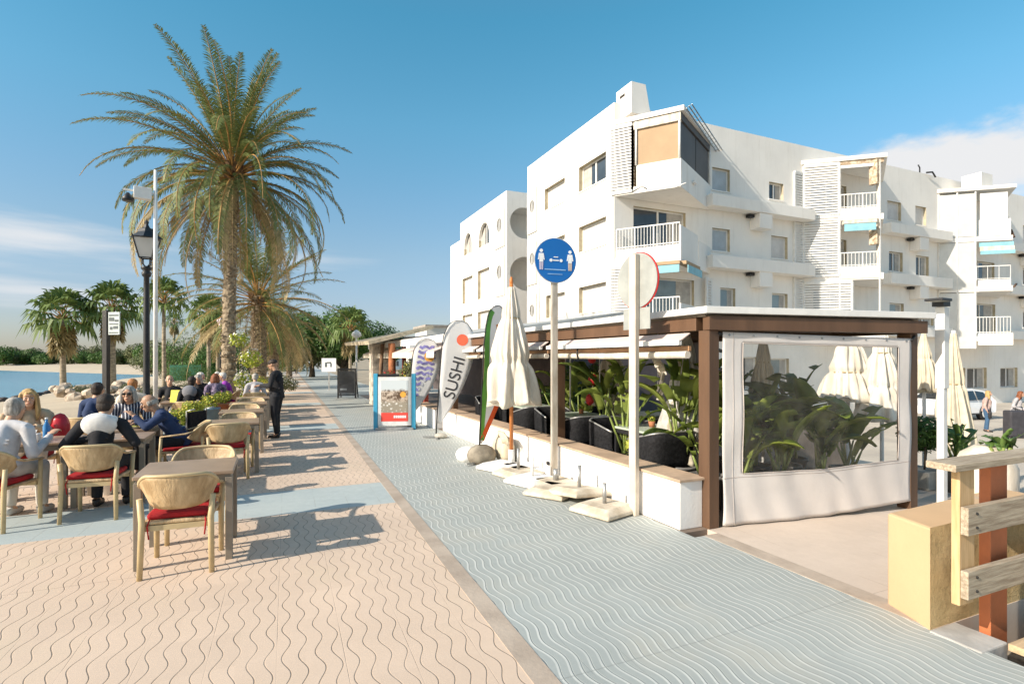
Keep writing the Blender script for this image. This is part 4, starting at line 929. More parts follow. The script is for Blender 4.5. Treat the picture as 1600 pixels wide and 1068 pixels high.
m = MB(); m.box(-.42, .1, -.03, .05, 1.27, 1.33); m.build('top_clip', BLACKM, bs); m = MB(); m.box(-.45, .45, -.12, .12, .0, .05); m.build('base', METALG, bs, bevel=.01)
ab = thing('menu_board', 'black A-frame menu board standing alone on the blue walkway', 'menu board', (2.95, 24.2, 0), radians(-22))
m = MB(); m.box(-.40, -.34, -.03, .03, 0, 1.28); m.box(.34, .40, -.03, .03, 0, 1.28); m.box(-.34, .34, -.03, .03, 1.2, 1.28); m.box(-.34, .34, -.03, .03, .12, .18); m.build('frame', BLACKM, ab)
flat(ab, 'board', [rect(-.33, .33, .2, 1.18)], mat('slate_board', (.045, .048, .055), .3, .2, 2), .0, .02); flat(ab, 'label_plate', [rect(-.28, -.0, .34, .42)], mat('grey_label', (.2, .22, .24), .4), -.022, .004)
m = MB(); m.bar((-.37, .03, 1.25), (-.37, .45, 0), .04, .04); m.bar((.37, .03, 1.25), (.37, .45, 0), .04, .04); m.build('rear_leg', BLACKM, ab)
wsn = thing('notice_sign', 'small white notice sign on a low stand beyond the black menu board', 'sign', (*P(514, 29), 0), radians(-22))
m = MB(); m.box(-.03, .03, -.02, .02, 0, 1.0); m.build('pole', METALG, wsn); flat(wsn, 'board', [rect(-.38, .38, 1.0, 1.72)], WS, .0, .03); flat(wsn, 'print', [rect(-.2, -.1, 1.25, 1.5), rect(-.1, .12, 1.45, 1.52), rect(.08, .15, 1.25, 1.45)], NB, -.034, .004)

# ================================================================== foot bridge railing and yellow block
yb = thing('masonry_block', 'pale yellow masonry block at the end of the wooden railing', 'wall', (4.3, 2.2, -.3))
YEL = wall_mat('yellow_block_render', (.60, .405, .235), .28)
t = NT('rough_ochre_render'); nz = t.noise(3.5, 7, .7); t.l(t.mix(t.rng(nz, .3, .7), (.44, .31, .14), (.72, .52, .26)), t.b.inputs['Base Color']); t.b.inputs['Roughness'].default_value = .95
t.l(t.bump(t.noise(7, 8, .75), 1., .05, t.bump(t.noise(2.2, 3, .5), .6, .1)), t.b.inputs['Normal']); OCH = t.m
m = MB(); L_, R_, F_, K_ = 3.80, 5.3, 2.035, 2.42
L_ = 3.77; LK = 3.91; K_ = 2.38; m.add([(L_, F_, -.3), (R_, F_, -.3), (R_, K_, -.3), (LK, K_, -.3), (L_, F_, .64), (R_, F_, .67), (R_, K_, .67), (LK, K_, .63)], [(3, 2, 1, 0), (4, 5, 6, 7), (1, 2, 6, 5), (2, 3, 7, 6), (3, 0, 4, 7)])
m.cur = 1; m.add([(L_, F_, -.3), (R_, F_, -.3), (R_, F_, .67), (L_, F_, .64)], [(0, 1, 2, 3)]); m.build('block', [YEL, OCH], yb, world=True, bevel=.018)
t = NT('weathered_timber'); g_ = t.noise(3, 6, .7, stretch=(1.2, 22, 22)); g2 = t.noise(1.4, 4, .6)
t.l(t.mix(t.rng(g_, .3, .7), (.24, .18, .12), t.mix(g2, (.44, .37, .28), (.54, .44, .31))), t.b.inputs['Base Color']); t.b.inputs['Roughness'].default_value = .85; t.l(t.bump(g_, .5, .008), t.b.inputs['Normal']); WOODX = t.m
t = NT('new_pine_timber'); g_ = t.noise(3, 5, .6, stretch=(20, 20, 1.5)); t.l(t.mix(t.rng(g_, .3, .7), (.46, .29, .13), (.60, .40, .21)), t.b.inputs['Base Color']); t.b.inputs['Roughness'].default_value = .7; PINE = t.m
REDP = mat('red_oxide_paint', (.47, .145, .055), .6, .12, 3, .15, 30)
rl = thing('wooden_railing', 'weathered wooden railing with a flat top rail and a red square post', 'railing', (4.05, 1.9, -.3))
m = MB(); m.box(4.056, 4.246, 1.853, 1.915, -.31, 1.055); m.build('red_post', REDP, rl, world=True, bevel=.004)
m = MB(); m.box(5.9, 6.09, 1.853, 1.915, -.31, 1.055); m.build('red_post', REDP, rl, world=True, bevel=.004)
m = MB(); m.box(3.62, 3.77, 1.80, 1.845, .275, 1.058); m.build('pine_post', PINE, rl, world=True, bevel=.004)
m = MB(); m.hexa([(3.51, 1.765, 1.06), (6.2, 1.765, 1.06), (6.2, 1.93, 1.06), (3.53, 1.93, 1.06), (3.51, 1.765, 1.10), (6.2, 1.765, 1.10), (6.2, 1.93, 1.10), (3.53, 1.93, 1.10)]); m.build('top_rail', WOODX, rl, world=True, bevel=.004)
for z in (.69, .325): m = MB(); m.box(3.617, 6.2, 1.757, 1.797, z, z + .16); m.build('board', WOODX, rl, world=True, bevel=.004)
for z in (.73, .81, .365, .445): m = MB(); m.tube([(3.70, 1.757, z), (3.70, 1.75, z)], .008, 8); m.build('screw', BLACKP, rl, world=True)
dk = thing('foot_bridge', 'pale wooden deck boards of the foot bridge at the bottom right corner', 'foot bridge', (5, 1.0, 0))
for k in range(9):
    y1 = 1.73 - k * .125; m = MB(); m.box(3.97, 7.2, y1 - .12, y1, -.02, .022); m.build('deck_board', mat('deck_timber', (.56, .40, .24), .8, .2, 2, .3, 20, stretch=(.6, 8, 8)), dk, world=True, bevel=.003)
ks = thing('kerb_stone', 'grey concrete threshold slab beside the yellow block and the deck', 'kerb', (3.9, 1.9, 0)); m = MB(); m.box(3.74, 4.02, 1.75, 2.028, -.2, .008); m.build('slab', mat('concrete_slab', (.42, .40, .37), .9, .15, 4, .3, 25), ks, world=True, bevel=.01)
# ================================================================== foliage
def leafmat(name, c1, c2, rough=.55, trans=.25, scale=1.2):
    t = NT(name); oi = t.n('ShaderNodeNewGeometry').outputs['Random Per Island']; nz = t.rng(t.noise(scale, 3, .6), .3, .7)
    c = t.mix(t.math('ADD', t.math('MULTIPLY', oi, .65), t.math('MULTIPLY', nz, .35)), c1, c2)
    t.l(c, t.b.inputs['Base Color']); t.b.inputs['Roughness'].default_value = rough; t.b.inputs['Specular IOR Level'].default_value = .35
    tr = t.n('ShaderNodeBsdfTranslucent'); t.l(c, tr.inputs[0]); mx = t.n('ShaderNodeMixShader'); mx.inputs[0].default_value = trans
    t.l(t.b.outputs[0], mx.inputs[1]); t.l(tr.outputs[0], mx.inputs[2]); t.l(mx.outputs[0], t.out.inputs[0]); return t.m
PALMG = leafmat('date_palm_leaf', (.085, .12, .035), (.235, .26, .085)); PALMD = leafmat('dry_palm_leaf', (.22, .17, .075), (.44, .34, .16))
FANG = leafmat('fan_palm_leaf', (.06, .11, .025), (.20, .26, .07)); FICG = leafmat('ficus_leaf', (.028, .075, .014), (.11, .20, .04)); OLIVE = leafmat('olive_green_leaf', (.06, .08, .03), (.16, .17, .065))
LIME = leafmat('yellow_green_leaf', (.22, .30, .04), (.50, .50, .06)); BANA = leafmat('banana_leaf', (.12, .19, .035), (.38, .44, .10), .5, .5, 3.); SUCC = leafmat('broad_green_leaf', (.06, .13, .03), (.17, .27, .07), .4)
RACH = mat('orange_leaf_stalk', (.45, .24, .07), .6, .25, 3); BARK = mat('palm_trunk_bark', (.30, .24, .165), .95, .4, 9, 1., 14, col2=(.14, .105, .07)); BARK2 = mat('smooth_palm_bark', (.34, .28, .20), .95, .3, 5, .6, 12, stretch=(1, 1, 3))
BARKD = mat('dark_tree_bark', (.10, .075, .05), .95, .3, 5, .8, 12)
def frond(mg, mr, base, az, el0, L, droop, rnd, nl=70, leaf=.42, lw=.024, v=.55, twist=0.):
    """one feather frond: an arching stalk with leaflets on both sides"""
    N = 14; pts = []; p = Vector(base); d = Vector((cos(az) * cos(el0), sin(az) * cos(el0), sin(el0))); e = el0; st = L / N
    side = Vector((-sin(az), cos(az), 0)); az2 = az
    for i in range(N + 1):
        pts.append(p.copy()); e -= droop / N * (.35 + 1.5 * i / N); az2 += twist / N
        d = Vector((cos(az2) * cos(e), sin(az2) * cos(e), sin(e))); p = p + d * st
    mr.tube(pts, [.030 * (1 - .85 * i / N) * (L / 4.5) + .003 for i in range(N + 1)], 4, cap=False)
    for k in range(nl):
        t_ = .16 + .84 * (k + rnd.random() * .5) / nl; f = t_ * N; i = min(N - 1, int(f)); q = pts[i].lerp(pts[i + 1], f - i); t3 = (pts[i + 1] - pts[i]).normalized()
        up = side.cross(t3).normalized(); up = up if up.z > 0 or abs(t3.z) > .9 else -up
        ll = leaf * (.35 + 1.0 * sin(pi * min(1, t_ * .92 + .1)) ** .6) * rnd.uniform(.8, 1.12)
        for s_ in (-1, 1):
            out = (side * s_ * rnd.uniform(.75, 1.) + t3 * rnd.uniform(.55, .95) + up * (v * rnd.uniform(.4, 1.1)) + Vector((0, 0, -rnd.uniform(.0, .30)))).normalized()
            mid = q + out * ll * .55; tip = q + (out + Vector((0, 0, -.22))).normalized() * ll
            wv = t3.cross(out).cross(out).normalized() * lw * .5
            mg.add([q - wv * .6, q + wv * .6, mid + wv, mid - wv, tip], [(0, 1, 2, 3), (3, 2, 4)])
def date_palm(label, x, y, base_z, hz, L, nf, seed, tr=.25, lean=(0, 0), leaf=.42, nl=70, lw=.026, dry=.25, skirt=22, up=.75, dk=1.):
    rnd = random.Random(seed); t_ = thing('date_palm', label, 'palm tree', (x, y, base_z), group='date palms on the promenade'); H = hz - base_z
    m = MB(); n = 40; ring = 12; m.smooth = False; vs = []
    for i in range(n * 3 + 1):
        f = i / (n * 3); r = tr * (1.12 - .22 * f) * (1 + .10 * ((i % 3) / 2 - .5)) * (1 + (.5 * max(0, f - .93) / .07)); 
        for j in range(ring): a = 2 * pi * j / ring + .35 * (i // 3 % 2); rr_ = r * rnd.uniform(.93, 1.07); vs.append((lean[0] * f ** 2 + rr_ * cos(a), lean[1] * f ** 2 + rr_ * sin(a), H * f))
    m.add(vs, [(i * ring + j, i * ring + (j + 1) % ring, (i + 1) * ring + (j + 1) % ring, (i + 1) * ring + j) for i in range(n * 3) for j in range(ring)]); 
    # old leaf bases
    for i in range(150):
        f = rnd.random() ** .8; a = rnd.uniform(0, 6.28); r = tr * (1.05 - .22 * f); c = Vector((lean[0] * f * f + r * cos(a), lean[1] * f * f + r * sin(a), H * f)); o_ = Vector((cos(a), sin(a), .9)).normalized()
        m.bar(c, c + o_ * rnd.uniform(.05, .12), .08, .03)
    m.build('trunk', BARK, t_)
    top = Vector((lean[0], lean[1], H)); g = MB(); r_ = MB(); dg = MB(); dr = MB()
    GA = pi * (3 - sqrt(5))
    for k in range(nf):
        f = (k + .5) / nf; az = k * GA + rnd.uniform(-.2, .2); el = radians(87 - 108 * f ** up + rnd.uniform(-7, 7)); dp = radians(18 + 98 * min(1, f * 1.25) + rnd.uniform(-12, 16)) * (1 if el > 0 else .75) * dk
        dryf = f > 1 - dry; mm, rr_ = (dg, dr) if dryf and rnd.random() < .8 else (g, r_)
        b = top + Vector((cos(az), sin(az), 0)) * .13 + Vector((0, 0, .25 - .75 * f))
        frond(mm, rr_, b, az, el, L * rnd.uniform(.82, 1.08) * (.88 + .20 * f), dp, rnd, nl, leaf * L / 4.5, lw, v=.45 - .5 * f, twist=rnd.uniform(-.25, .25))
    for k in range(skirt):
        az = rnd.uniform(0, 6.28); frond(dg, dr, top + Vector((cos(az) * .18, sin(az) * .18, -.35)), az, radians(rnd.uniform(-60, -20)), L * rnd.uniform(.5, 1.0), radians(rnd.uniform(30, 60)), rnd, int(nl * .42), leaf * .7 * L / 4.5, lw * .8, v=-.1)
    g.build('crown', PALMG, t_); r_.build('leaf_stalks', RACH, t_); dg.build('dry_leaves', PALMD, t_); dr.build('dry_stalks', mat('dry_leaf_stalk', (.36, .25, .12), .7, .2, 3), t_)
    m = MB()
    for k in range(60):
        a = rnd.uniform(0, 6.28); m.bar(top + Vector((cos(a) * .2, sin(a) * .2, -.55 + rnd.random() * .4)), top + Vector((cos(a) * .42, sin(a) * .42, -.15 + rnd.random() * .5)), .07, .03)
    for k in range(14): a = rnd.uniform(0, 6.28); m.tube([top + Vector((cos(a) * .2, sin(a) * .2, -.1)), top + Vector((cos(a) * .7, sin(a) * .7, -.5)), top + Vector((cos(a) * .85, sin(a) * .85, -1.3 - rnd.random()))], [.02, .015, .005], 4)
    m.build('leaf_bases', mat('leaf_base_fibre', (.20, .12, .06), .95, .4, 8), t_)
    return t_
date_palm('tall date palm with large arching crown, nearest and tallest of the palms', *P(357, 18), -.05, 8.0, 4.4, 112, 19, .20, (.14, .12), nl=96, leaf=.29, lw=.026, skirt=20, up=.82, dry=.12)
date_palm('stout date palm with spiky crown right behind the tallest one', *P(404, 23), -.05, 4.35, 3.7, 60, 12, .30, leaf=.46, nl=56, skirt=8, dry=.12, dk=.62, up=.8)
date_palm('short date palm with drooping dry fronds beyond the stout one', *P(428, 31), -.05, 3.5, 2.9, 54, 13, .25, leaf=.5, nl=44, dry=.3, skirt=14, dk=.85)
date_palm('small date palm far along the promenade left of the dark ficus', *P(452, 44), -.05, 2.9, 2.5, 40, 14, .2, leaf=.6, nl=26, lw=.04, dry=.4, skirt=8)

def fan_palm(label, x, y, z, hz, R, seed, tr=.16, nl=34, skirt=True, blades=13):
    rnd = random.Random(seed); t_ = thing('fan_palm', label, 'palm tree', (x, y, z), group='fan palms by the beach'); H = hz - z
    m = MB(); m.tube([(0, 0, 0), (.02, 0, H * .12), (.0, 0, H * .5), (0, 0, H)], [tr * 1.7, tr * 1.15, tr, tr * .85], 10); m.build('trunk', BARK2, t_)
    g = MB(); s = MB(); dd = MB(); GA = pi * (3 - sqrt(5)); top = Vector((0, 0, H))
    def fan(mm, c, dirv, r, droop):
        side = dirv.cross(Vector((0, 0, 1))); side = side.normalized() if side.length > .1 else Vector((1, 0, 0)); up = side.cross(dirv).normalized()
        for b in range(blades):
            a = -1.9 + 3.8 * b / (blades - 1) + rnd.uniform(-.06, .06); q = (dirv * cos(a) + side * sin(a)).normalized(); l = r * (1 - .25 * abs(a) / 1.9) * rnd.uniform(.85, 1.1); w = side * cos(a) - dirv * sin(a); w = w * r * .085
            mid = c + q * l * .6 + up * .05 * r; tip = c + q * l + Vector((0, 0, -droop * l * .45)); z_ = up * .03 * r * (1 if b % 2 else -1)
            mm.add([c, mid + w + z_, tip, mid - w - z_], [(0, 1, 2, 3)])
    for k in range(nl):
        f = (k + .5) / nl; az = k * GA; el = radians(80 - 105 * f); d = Vector((cos(az) * cos(el), sin(az) * cos(el), sin(el))); l = R * .58; c = top + d * l + Vector((0, 0, -.12 * l * f))
        s.tube([top + Vector((0, 0, -.2 * f)), top + d * l * .5 + Vector((0, 0, .05)), c], [.025, .018, .012], 4, cap=False)
        fan(g, c, (d + Vector((0, 0, -.35 * f))).normalized(), R * .52, .5 + f)
    if skirt:
        for k in range(26):
            az = rnd.uniform(0, 6.28); zz = rnd.uniform(.2, R * .75); c = top + Vector((cos(az) * .3, sin(az) * .3, -.3 - zz)); fan(dd, c, Vector((cos(az) * .4, sin(az) * .4, -1)).normalized(), R * .42, .4)
        dd.build('dry_skirt', PALMD, t_)
    g.build('crown', FANG, t_); s.build('leaf_stalks', RACH, t_); return t_
fan_palm('fan palm with a broad crown and dry skirt, leftmost, at the edge of the beach', *P(98, 31.5), -.3, 4.1, 1.95, 21, .14, 30)
fan_palm('taller fan palm behind the black notice post at the beach edge', *P(176, 33), -.3, 4.8, 1.85, 22, .15, 32)
fan_palm('slim fan palm with dark trunk right behind the white pole', *P(256, 27), -.1, 4.65, 1.25, 23, .09, 26, skirt=False)
fan_palm('small distant fan palm between the white pole and the tall date palm', *P(272, 66), -.1, 6.2, 1.35, 24, .12, 24, blades=9)
fan_palm('fan palm with pale slanting trunk left of the tall date palm', *P(326, 40), -.1, 5.0, 1.7, 25, .13, 30)
fan_palm('second fan palm close behind the pale slanting one', *P(340, 46), -.1, 4.4, 1.6, 26, .13, 26)
fan_palm('slender palm with pale trunk in front of the dark ficus', *P(547, 44), -.1, 4.2, 2.0, 27, .12, 26, skirt=True)

def leaf_cloud(m, blobs, n, size, rnd, shell=.55, squash=.8):
    """leaf-sized faces spread through and over overlapping blobs"""
    vol = [b[3] ** 2 for b in blobs]; tot = sum(vol)
    for b, w in zip(blobs, vol):
        for _ in range(int(n * w / tot)):
            while True:
                q = Vector((rnd.uniform(-1, 1), rnd.uniform(-1, 1), rnd.uniform(-1, 1)))
                if .05 < q.length < 1: break
            q = q.normalized() * (q.length ** (1 - shell)); r = b[3] * rnd.uniform(.86, 1.12)
            c = Vector((b[0] + q.x * r, b[1] + q.y * r, b[2] + q.z * r * squash)); nv = (q + Vector((rnd.uniform(-.7, .7), rnd.uniform(-.7, .7), rnd.uniform(-.3, .9)))).normalized()
            u = nv.cross(Vector((rnd.uniform(-1, 1), rnd.uniform(-1, 1), rnd.uniform(-1, 1)))).normalized(); v = nv.cross(u); s_ = size * rnd.uniform(.6, 1.3)
            m.add([c - u * s_ * .5, c + v * s_ * .28, c + u * s_ * .5, c - v * s_ * .28], [(0, 1, 2, 3)])
def tree(label, x, y, z, blobs, n, size, mt, seed, trunk=.2, th=1.5, group=None, name='broadleaf_tree', cat='tree'):
    rnd = random.Random(seed); t_ = thing(name, label, cat, (x, y, z), group=group); m = MB(); m.tube([(0, 0, 0), (trunk * .2, 0, th * .5), (0, .05, th)], [trunk * 1.3, trunk, trunk * .8], 8)
    for b in blobs: m.tube([(0, 0, th * .8), (b[0] * .4, b[1] * .4, th + (b[2] - th) * .45), (b[0] * .9, b[1] * .9, b[2])], [trunk * .6, trunk * .38, trunk * .12], 6)
    m.build('trunk', BARKD, t_); g = MB(); leaf_cloud(g, blobs, n, size, rnd); g.build('crown', mt, t_); return t_
rr = random.Random(8)
fb = [(rr.uniform(-4.2, 4.2), rr.uniform(-3, 3), rr.uniform(3.0, 5.3), rr.uniform(1.2, 2.1)) for _ in range(20)] + [(0, 0, 5.2, 2.4), (-2.8, 0, 4.2, 2.2), (3, 0, 3.9, 2.2)]
x, y = P(538, 51); tree('large dense dark green ficus tree rising behind the far restaurant', x, y, -1.0, [(a, b, c + .6, d) for a, b, c, d in fb], 26000, .26, FICG, 31, .5, 2.4)
x, y = P(487, 50); tree('bright green bushy tree left of the dark ficus over the promenade', x, y, -.3, [(0, 0, 3.0, 1.5), (-1.2, .3, 2.3, 1.2), (1.0, 0, 2.2, 1.3), (.3, .5, 4.0, 1.1)], 5000, .22, OLIVE, 32, .25, 1.4)
x, y = P(592, 46); tree('dark bushy tree right end of the ficus group above the restaurant roof', x, y, -.3, [(0, 0, 3.3, 1.4), (.9, .3, 2.6, 1.2), (-.8, 0, 2.9, 1.3)], 4500, .2, FICG, 33, .25, 1.4)
# trees beyond the beach
far0 = tree('rounded olive green tree in the row beyond the far beach', *P(20, 160), .2, [(0, 0, 3.2, 2.3), (1.8, .4, 2.6, 1.7), (-1.9, .2, 2.4, 1.8), (.4, 0, 1.4, 2.0)], 1500, .55, OLIVE, 41, .25, 1.2, group='trees beyond the far beach')
far1 = tree('dark green tree in the row beyond the far beach', *P(50, 156), .2, [(0, 0, 2.6, 2.1), (2.2, .3, 2.1, 1.6), (-2.2, .2, 2.0, 1.6), (0, 0, 1.2, 1.8)], 1400, .5, FICG, 42, .25, 1.0, group='trees beyond the far beach')
LB0, LB1 = 'rounded olive green tree in the row beyond the far beach', 'dark green tree in the row beyond the far beach'
for i in range(38):
    px = -60 + i * 10.5 + rr.uniform(-4, 4); d = 158 + rr.uniform(-8, 10) - max(0, px - 150) * .35; k = i % 3 != 0
    x, y = P(px, d); o = dup(far0 if k else far1, (x, y, rr.uniform(-.4, .3)), rr.uniform(0, 6), LB0 if k else LB1, 'trees beyond the far beach', scale=rr.uniform(.72, 1.2))
# nearer scrub and trees left of the palms
for i, (px, d, h, mt_) in enumerate([(262, 62, 1.2, 0), (285, 58, 1.4, 1), (300, 66, 1.8, 0), (350, 60, 1.5, 1), (372, 70, 2.1, 0), (390, 62, 1.5, 0), (236, 74, 1.0, 0), (420, 75, 1.5, 1), (440, 80, 1.3, 0), (460, 72, 1.2, 1), (318, 48, .8, 1)]):
    x, y = P(px, d); tree(['low olive bush tree', 'dark leafy bush tree'][mt_] + ' among the palms, ' + ['left of the slim fan palm', 'above the dark green hedge', 'behind the dark green hedge', 'between the tall and stout date palms', 'behind the tall date palm', 'behind the stout date palm trunk', 'near the end of the far beach', 'behind the waiter', 'at the far end of the walk', 'furthest along the walk', 'by the pale slanting palm trunk'][i], x, y, -.3, [(0, 0, 1.9 * h, 1.5 * h), (1.3 * h, .2, 1.4 * h, 1.2 * h), (-1.3 * h, 0, 1.5 * h, 1.2 * h), (.2, 0, .7 * h, 1.4 * h)], 2600, .22, (OLIVE, FICG)[mt_], 60 + i, .15, .8)
hd = thing('clipped_hedge', 'dark green rounded clipped bush beyond the beach rocks', 'hedge', (*P(302, 38), -.1)); m = MB(); leaf_cloud(m, [(-.9, 0, .7, .8), (0, 0, .8, .85), (.9, 0, .7, .8)], 9000, .06, rr); m.build('crown', FICG, hd)
m = MB(); m.tube([(0, 0, 0), (0, 0, .6)], .06, 6); m.build('trunk', BARKD, hd)
hd = thing('green_fence_panel', 'dark green windbreak panel left of the clipped bush', 'fence', (*P(290, 42), -.1), radians(-20)); m = MB(); m.box(-1.2, 1.2, -.03, .03, .1, 1.3); m.build('panel', mat('green_windbreak', (.02, .12, .08), .8, .2, 3), hd)
m = MB(); m.tube([(-1.2, 0, 0), (-1.2, 0, 1.4)], .04, 6); m.tube([(1.2, 0, 0), (1.2, 0, 1.4)], .04, 6); m.build('post', BARKD, hd)

# rocks along the beach edge
ROCK = mat('pale_beach_rock', (.50, .42, .33), .9, .35, 3, .8, 9, col2=(.26, .20, .15)); ROCKD = mat('dark_wet_rock', (.10, .08, .07), .7, .4, 3, .8, 9)
def rock(x, y, z, s, mt_, lab, grp, seed):
    r2 = random.Random(seed); m = MB(); m.ell((0, 0, 0), (s, s * r2.uniform(.7, 1), s * r2.uniform(.5, .8)), 9, jit=.16, rnd=r2); o = m.build('rock', mt_); o.location = (x, y, z); o.rotation_euler = (0, 0, r2.uniform(0, 6)); tag(o, lab, 'rock', grp)
for i in range(46):
    px = 88 + i * 5.5 + rr.uniform(-6, 6); d = 27 + rr.uniform(-2.5, 2.5); x, y = P(px, d); rock(x, y, rr.uniform(-.15, .2), rr.uniform(.2, .42), ROCK, 'pale rounded rock in the bank between beach and palms', 'pale rocks of the beach bank', i)
for i in range(26):
    Y_ = 36 + i * 1.0; X_ = -16.2 - .9 * sin(Y_ * .09) - .5 * sin(Y_ * .23 + 1); rock(X_ + rr.uniform(-.4, .4), Y_, -.9, rr.uniform(.2, .4), ROCKD, 'dark wet rock at the water line', 'dark rocks at the water line', 100 + i)
def shrub(name, label, x, y, z, blobs, n, size, mt_, seed, cat='plant', flowers=None, fm=None, group=None):
    r2 = random.Random(seed); s = thing(name, label, cat, (x, y, z), group=group); m = MB(); leaf_cloud(m, blobs, n, size, r2, .4); m.build('foliage', mt_, s); m = MB()
    for b in blobs: m.tube([(b[0] * .2, b[1] * .2, 0), (b[0] * .7, b[1] * .7, b[2])], [.015, .008], 4)
    m.build('stems', BARKD, s)
    if flowers: m = MB(); leaf_cloud(m, [(b[0], b[1], b[2] + b[3] * .2, b[3] * .95) for b in blobs], flowers, size * .9, r2, .85); m.build('flowers', fm, s)
    return s
for i, px in enumerate((118, 150, 200, 232, 268, 292)):
    x, y = P(px, 25.5 + (i % 3)); shrub('beach_shrub', 'low green shrub growing among the pale rocks of the bank', x, y, -.05, [(0, 0, .25, .35), (.4, .1, .2, .3)], 900, .07, OLIVE, 70 + i, 'shrub', group='shrubs among the rocks')
WFL = mat('white_petals', (.75, .72, .66), .7); RFL = mat('red_petals', (.55, .03, .03), .6); YFL = mat('yellow_petals', (.75, .6, .08), .6); PFL = mat('purple_petals', (.28, .05, .35), .6)
x, y = P(384, 17.2); shrub('climbing_plant', 'leggy climbing plant with yellow-green leaves at foot of the tall date palm', x, y, 0, [(0, 0, 1.0, .35), (.15, 0, 1.7, .35), (-.2, 0, 2.3, .3), (.1, 0, .5, .4)], 1500, .10, LIME, 90, flowers=200, fm=WFL)
for i, px in enumerate((404, 418, 440)): x, y = P(px, 22 + 2 * i); shrub('planter_bush', ['flowering green bush below the stout palm', 'leafy bush behind the waiter', 'leafy bush beyond the waiter near the thin trunk'][i], x, y, 0, [(0, 0, .6, .45), (.4, 0, .45, .4)], 1400, .08, (LIME, OLIVE, OLIVE)[i], 95 + i, 'bush', flowers=120, fm=(YFL, WFL, WFL)[i])
# flowers at the far restaurant
x, y = 3.3, 17.0; shrub('potted_flowers', 'mixed red and white flowers in front of the log posts', x, y, 0, [(0, 0, .95, .22), (.1, .3, 1.15, .22), (0, .6, .7, .25), (.1, -.2, .5, .22)], 1300, .06, OLIVE, 98, flowers=360, fm=RFL)
shrub('potted_flowers', 'pale flowers low beside the log posts', 3.25, 17.7, 0, [(0, 0, .45, .25), (.05, .4, .6, .25)], 700, .06, LIME, 99, flowers=260, fm=WFL)
shrub('hanging_plant', 'trailing green plant above the menu poster stand', 3.75, 15.2, .9, [(0, 0, .55, .26), (0, .5, .6, .26), (0, .9, .35, .3)], 1800, .07, OLIVE, 100, flowers=120, fm=YFL)

# ------------------------------------------------ large-leaved plants in the terrace
POTM = mat('grey_planter', (.20, .19, .18), .8, .2, 4, .2, 20); TERRA = mat('terracotta_pot', (.42, .17, .08), .8, .15, 4)
def paddle(m, base, az, el, stalk, L, wd, rnd, bend=.9):
    d = Vector((cos(az) * cos(el), sin(az) * cos(el), sin(el))); side = Vector((-sin(az), cos(az), 0)).lerp(Vector((rnd.uniform(-1, 1), rnd.uniform(-1, 1), 0)), .3).normalized(); p = Vector(base) + d * stalk; e = el; N = 12; rows = []
    tears = [rnd.random() < .30 for _ in range(N)]
    for i in range(N + 1):
        t_ = i / N; w = wd * (sin(pi * min(1, t_ * .93 + .05)) ** .55) * .5 + .004; u = side.cross(Vector((cos(az) * cos(e), sin(az) * cos(e), sin(e)))); u = u if u.z > 0 else -u
        rows.append((p + side * w + u * w * .35 + Vector((0, 0, rnd.uniform(-.01, .01))), p.copy(), p - side * w + u * w * .35 + Vector((0, 0, rnd.uniform(-.01, .01))))); e -= bend / N; p = p + Vector((cos(az) * cos(e), sin(az) * cos(e), sin(e))) * L / N
    m.smooth = True; vs = [v for r in rows for v in r]; fs = []
    for i in range(N):
        if not tears[i]: fs.append((3 * i, 3 * i + 1, 3 * i + 4, 3 * i + 3))
        fs.append((3 * i + 1, 3 * i + 2, 3 * i + 5, 3 * i + 4))
    m.add(vs, fs); return Vector(base) + d * stalk
def banana(label, x, y, n, H, seed, z=0., pot=True, wd=.30, leafL=.75, ph=.38, mt_=None):
    wd *= 1.05; rnd = random.Random(seed); b = thing('potted_plant', label, 'plant', (x, y, z)); m = MB(); s = MB(); zb = ph if pot else .02
    for k in range(n):
        az = k * 2.4 + rnd.uniform(-.3, .3); el = radians(rnd.uniform(62, 86)); st = H * rnd.uniform(.22, .68); q = (rnd.uniform(-.06, .06), rnd.uniform(-.06, .06), zb)
        e = paddle(m, q, az, el, st, leafL * rnd.uniform(.7, 1.1), wd * rnd.uniform(.7, 1.15), rnd, radians(rnd.uniform(20, 110))); s.tube([q, (Vector(q) + e) / 2, e], [.020, .016, .010], 6)
    m.build('leaves', mt_ or BANA, b, solid=.002); s.build('stems', mat('green_plant_stem', (.22, .28, .07), .6, .2, 3), b)
    if pot: m = MB(); m.lathe((0, 0, 0), [(.15, 0), (.19, ph - .03), (.21, ph - .03), (.21, ph), (.17, ph), (.16, ph - .05)], 18); m.build('pot', POTM, b)
    return b
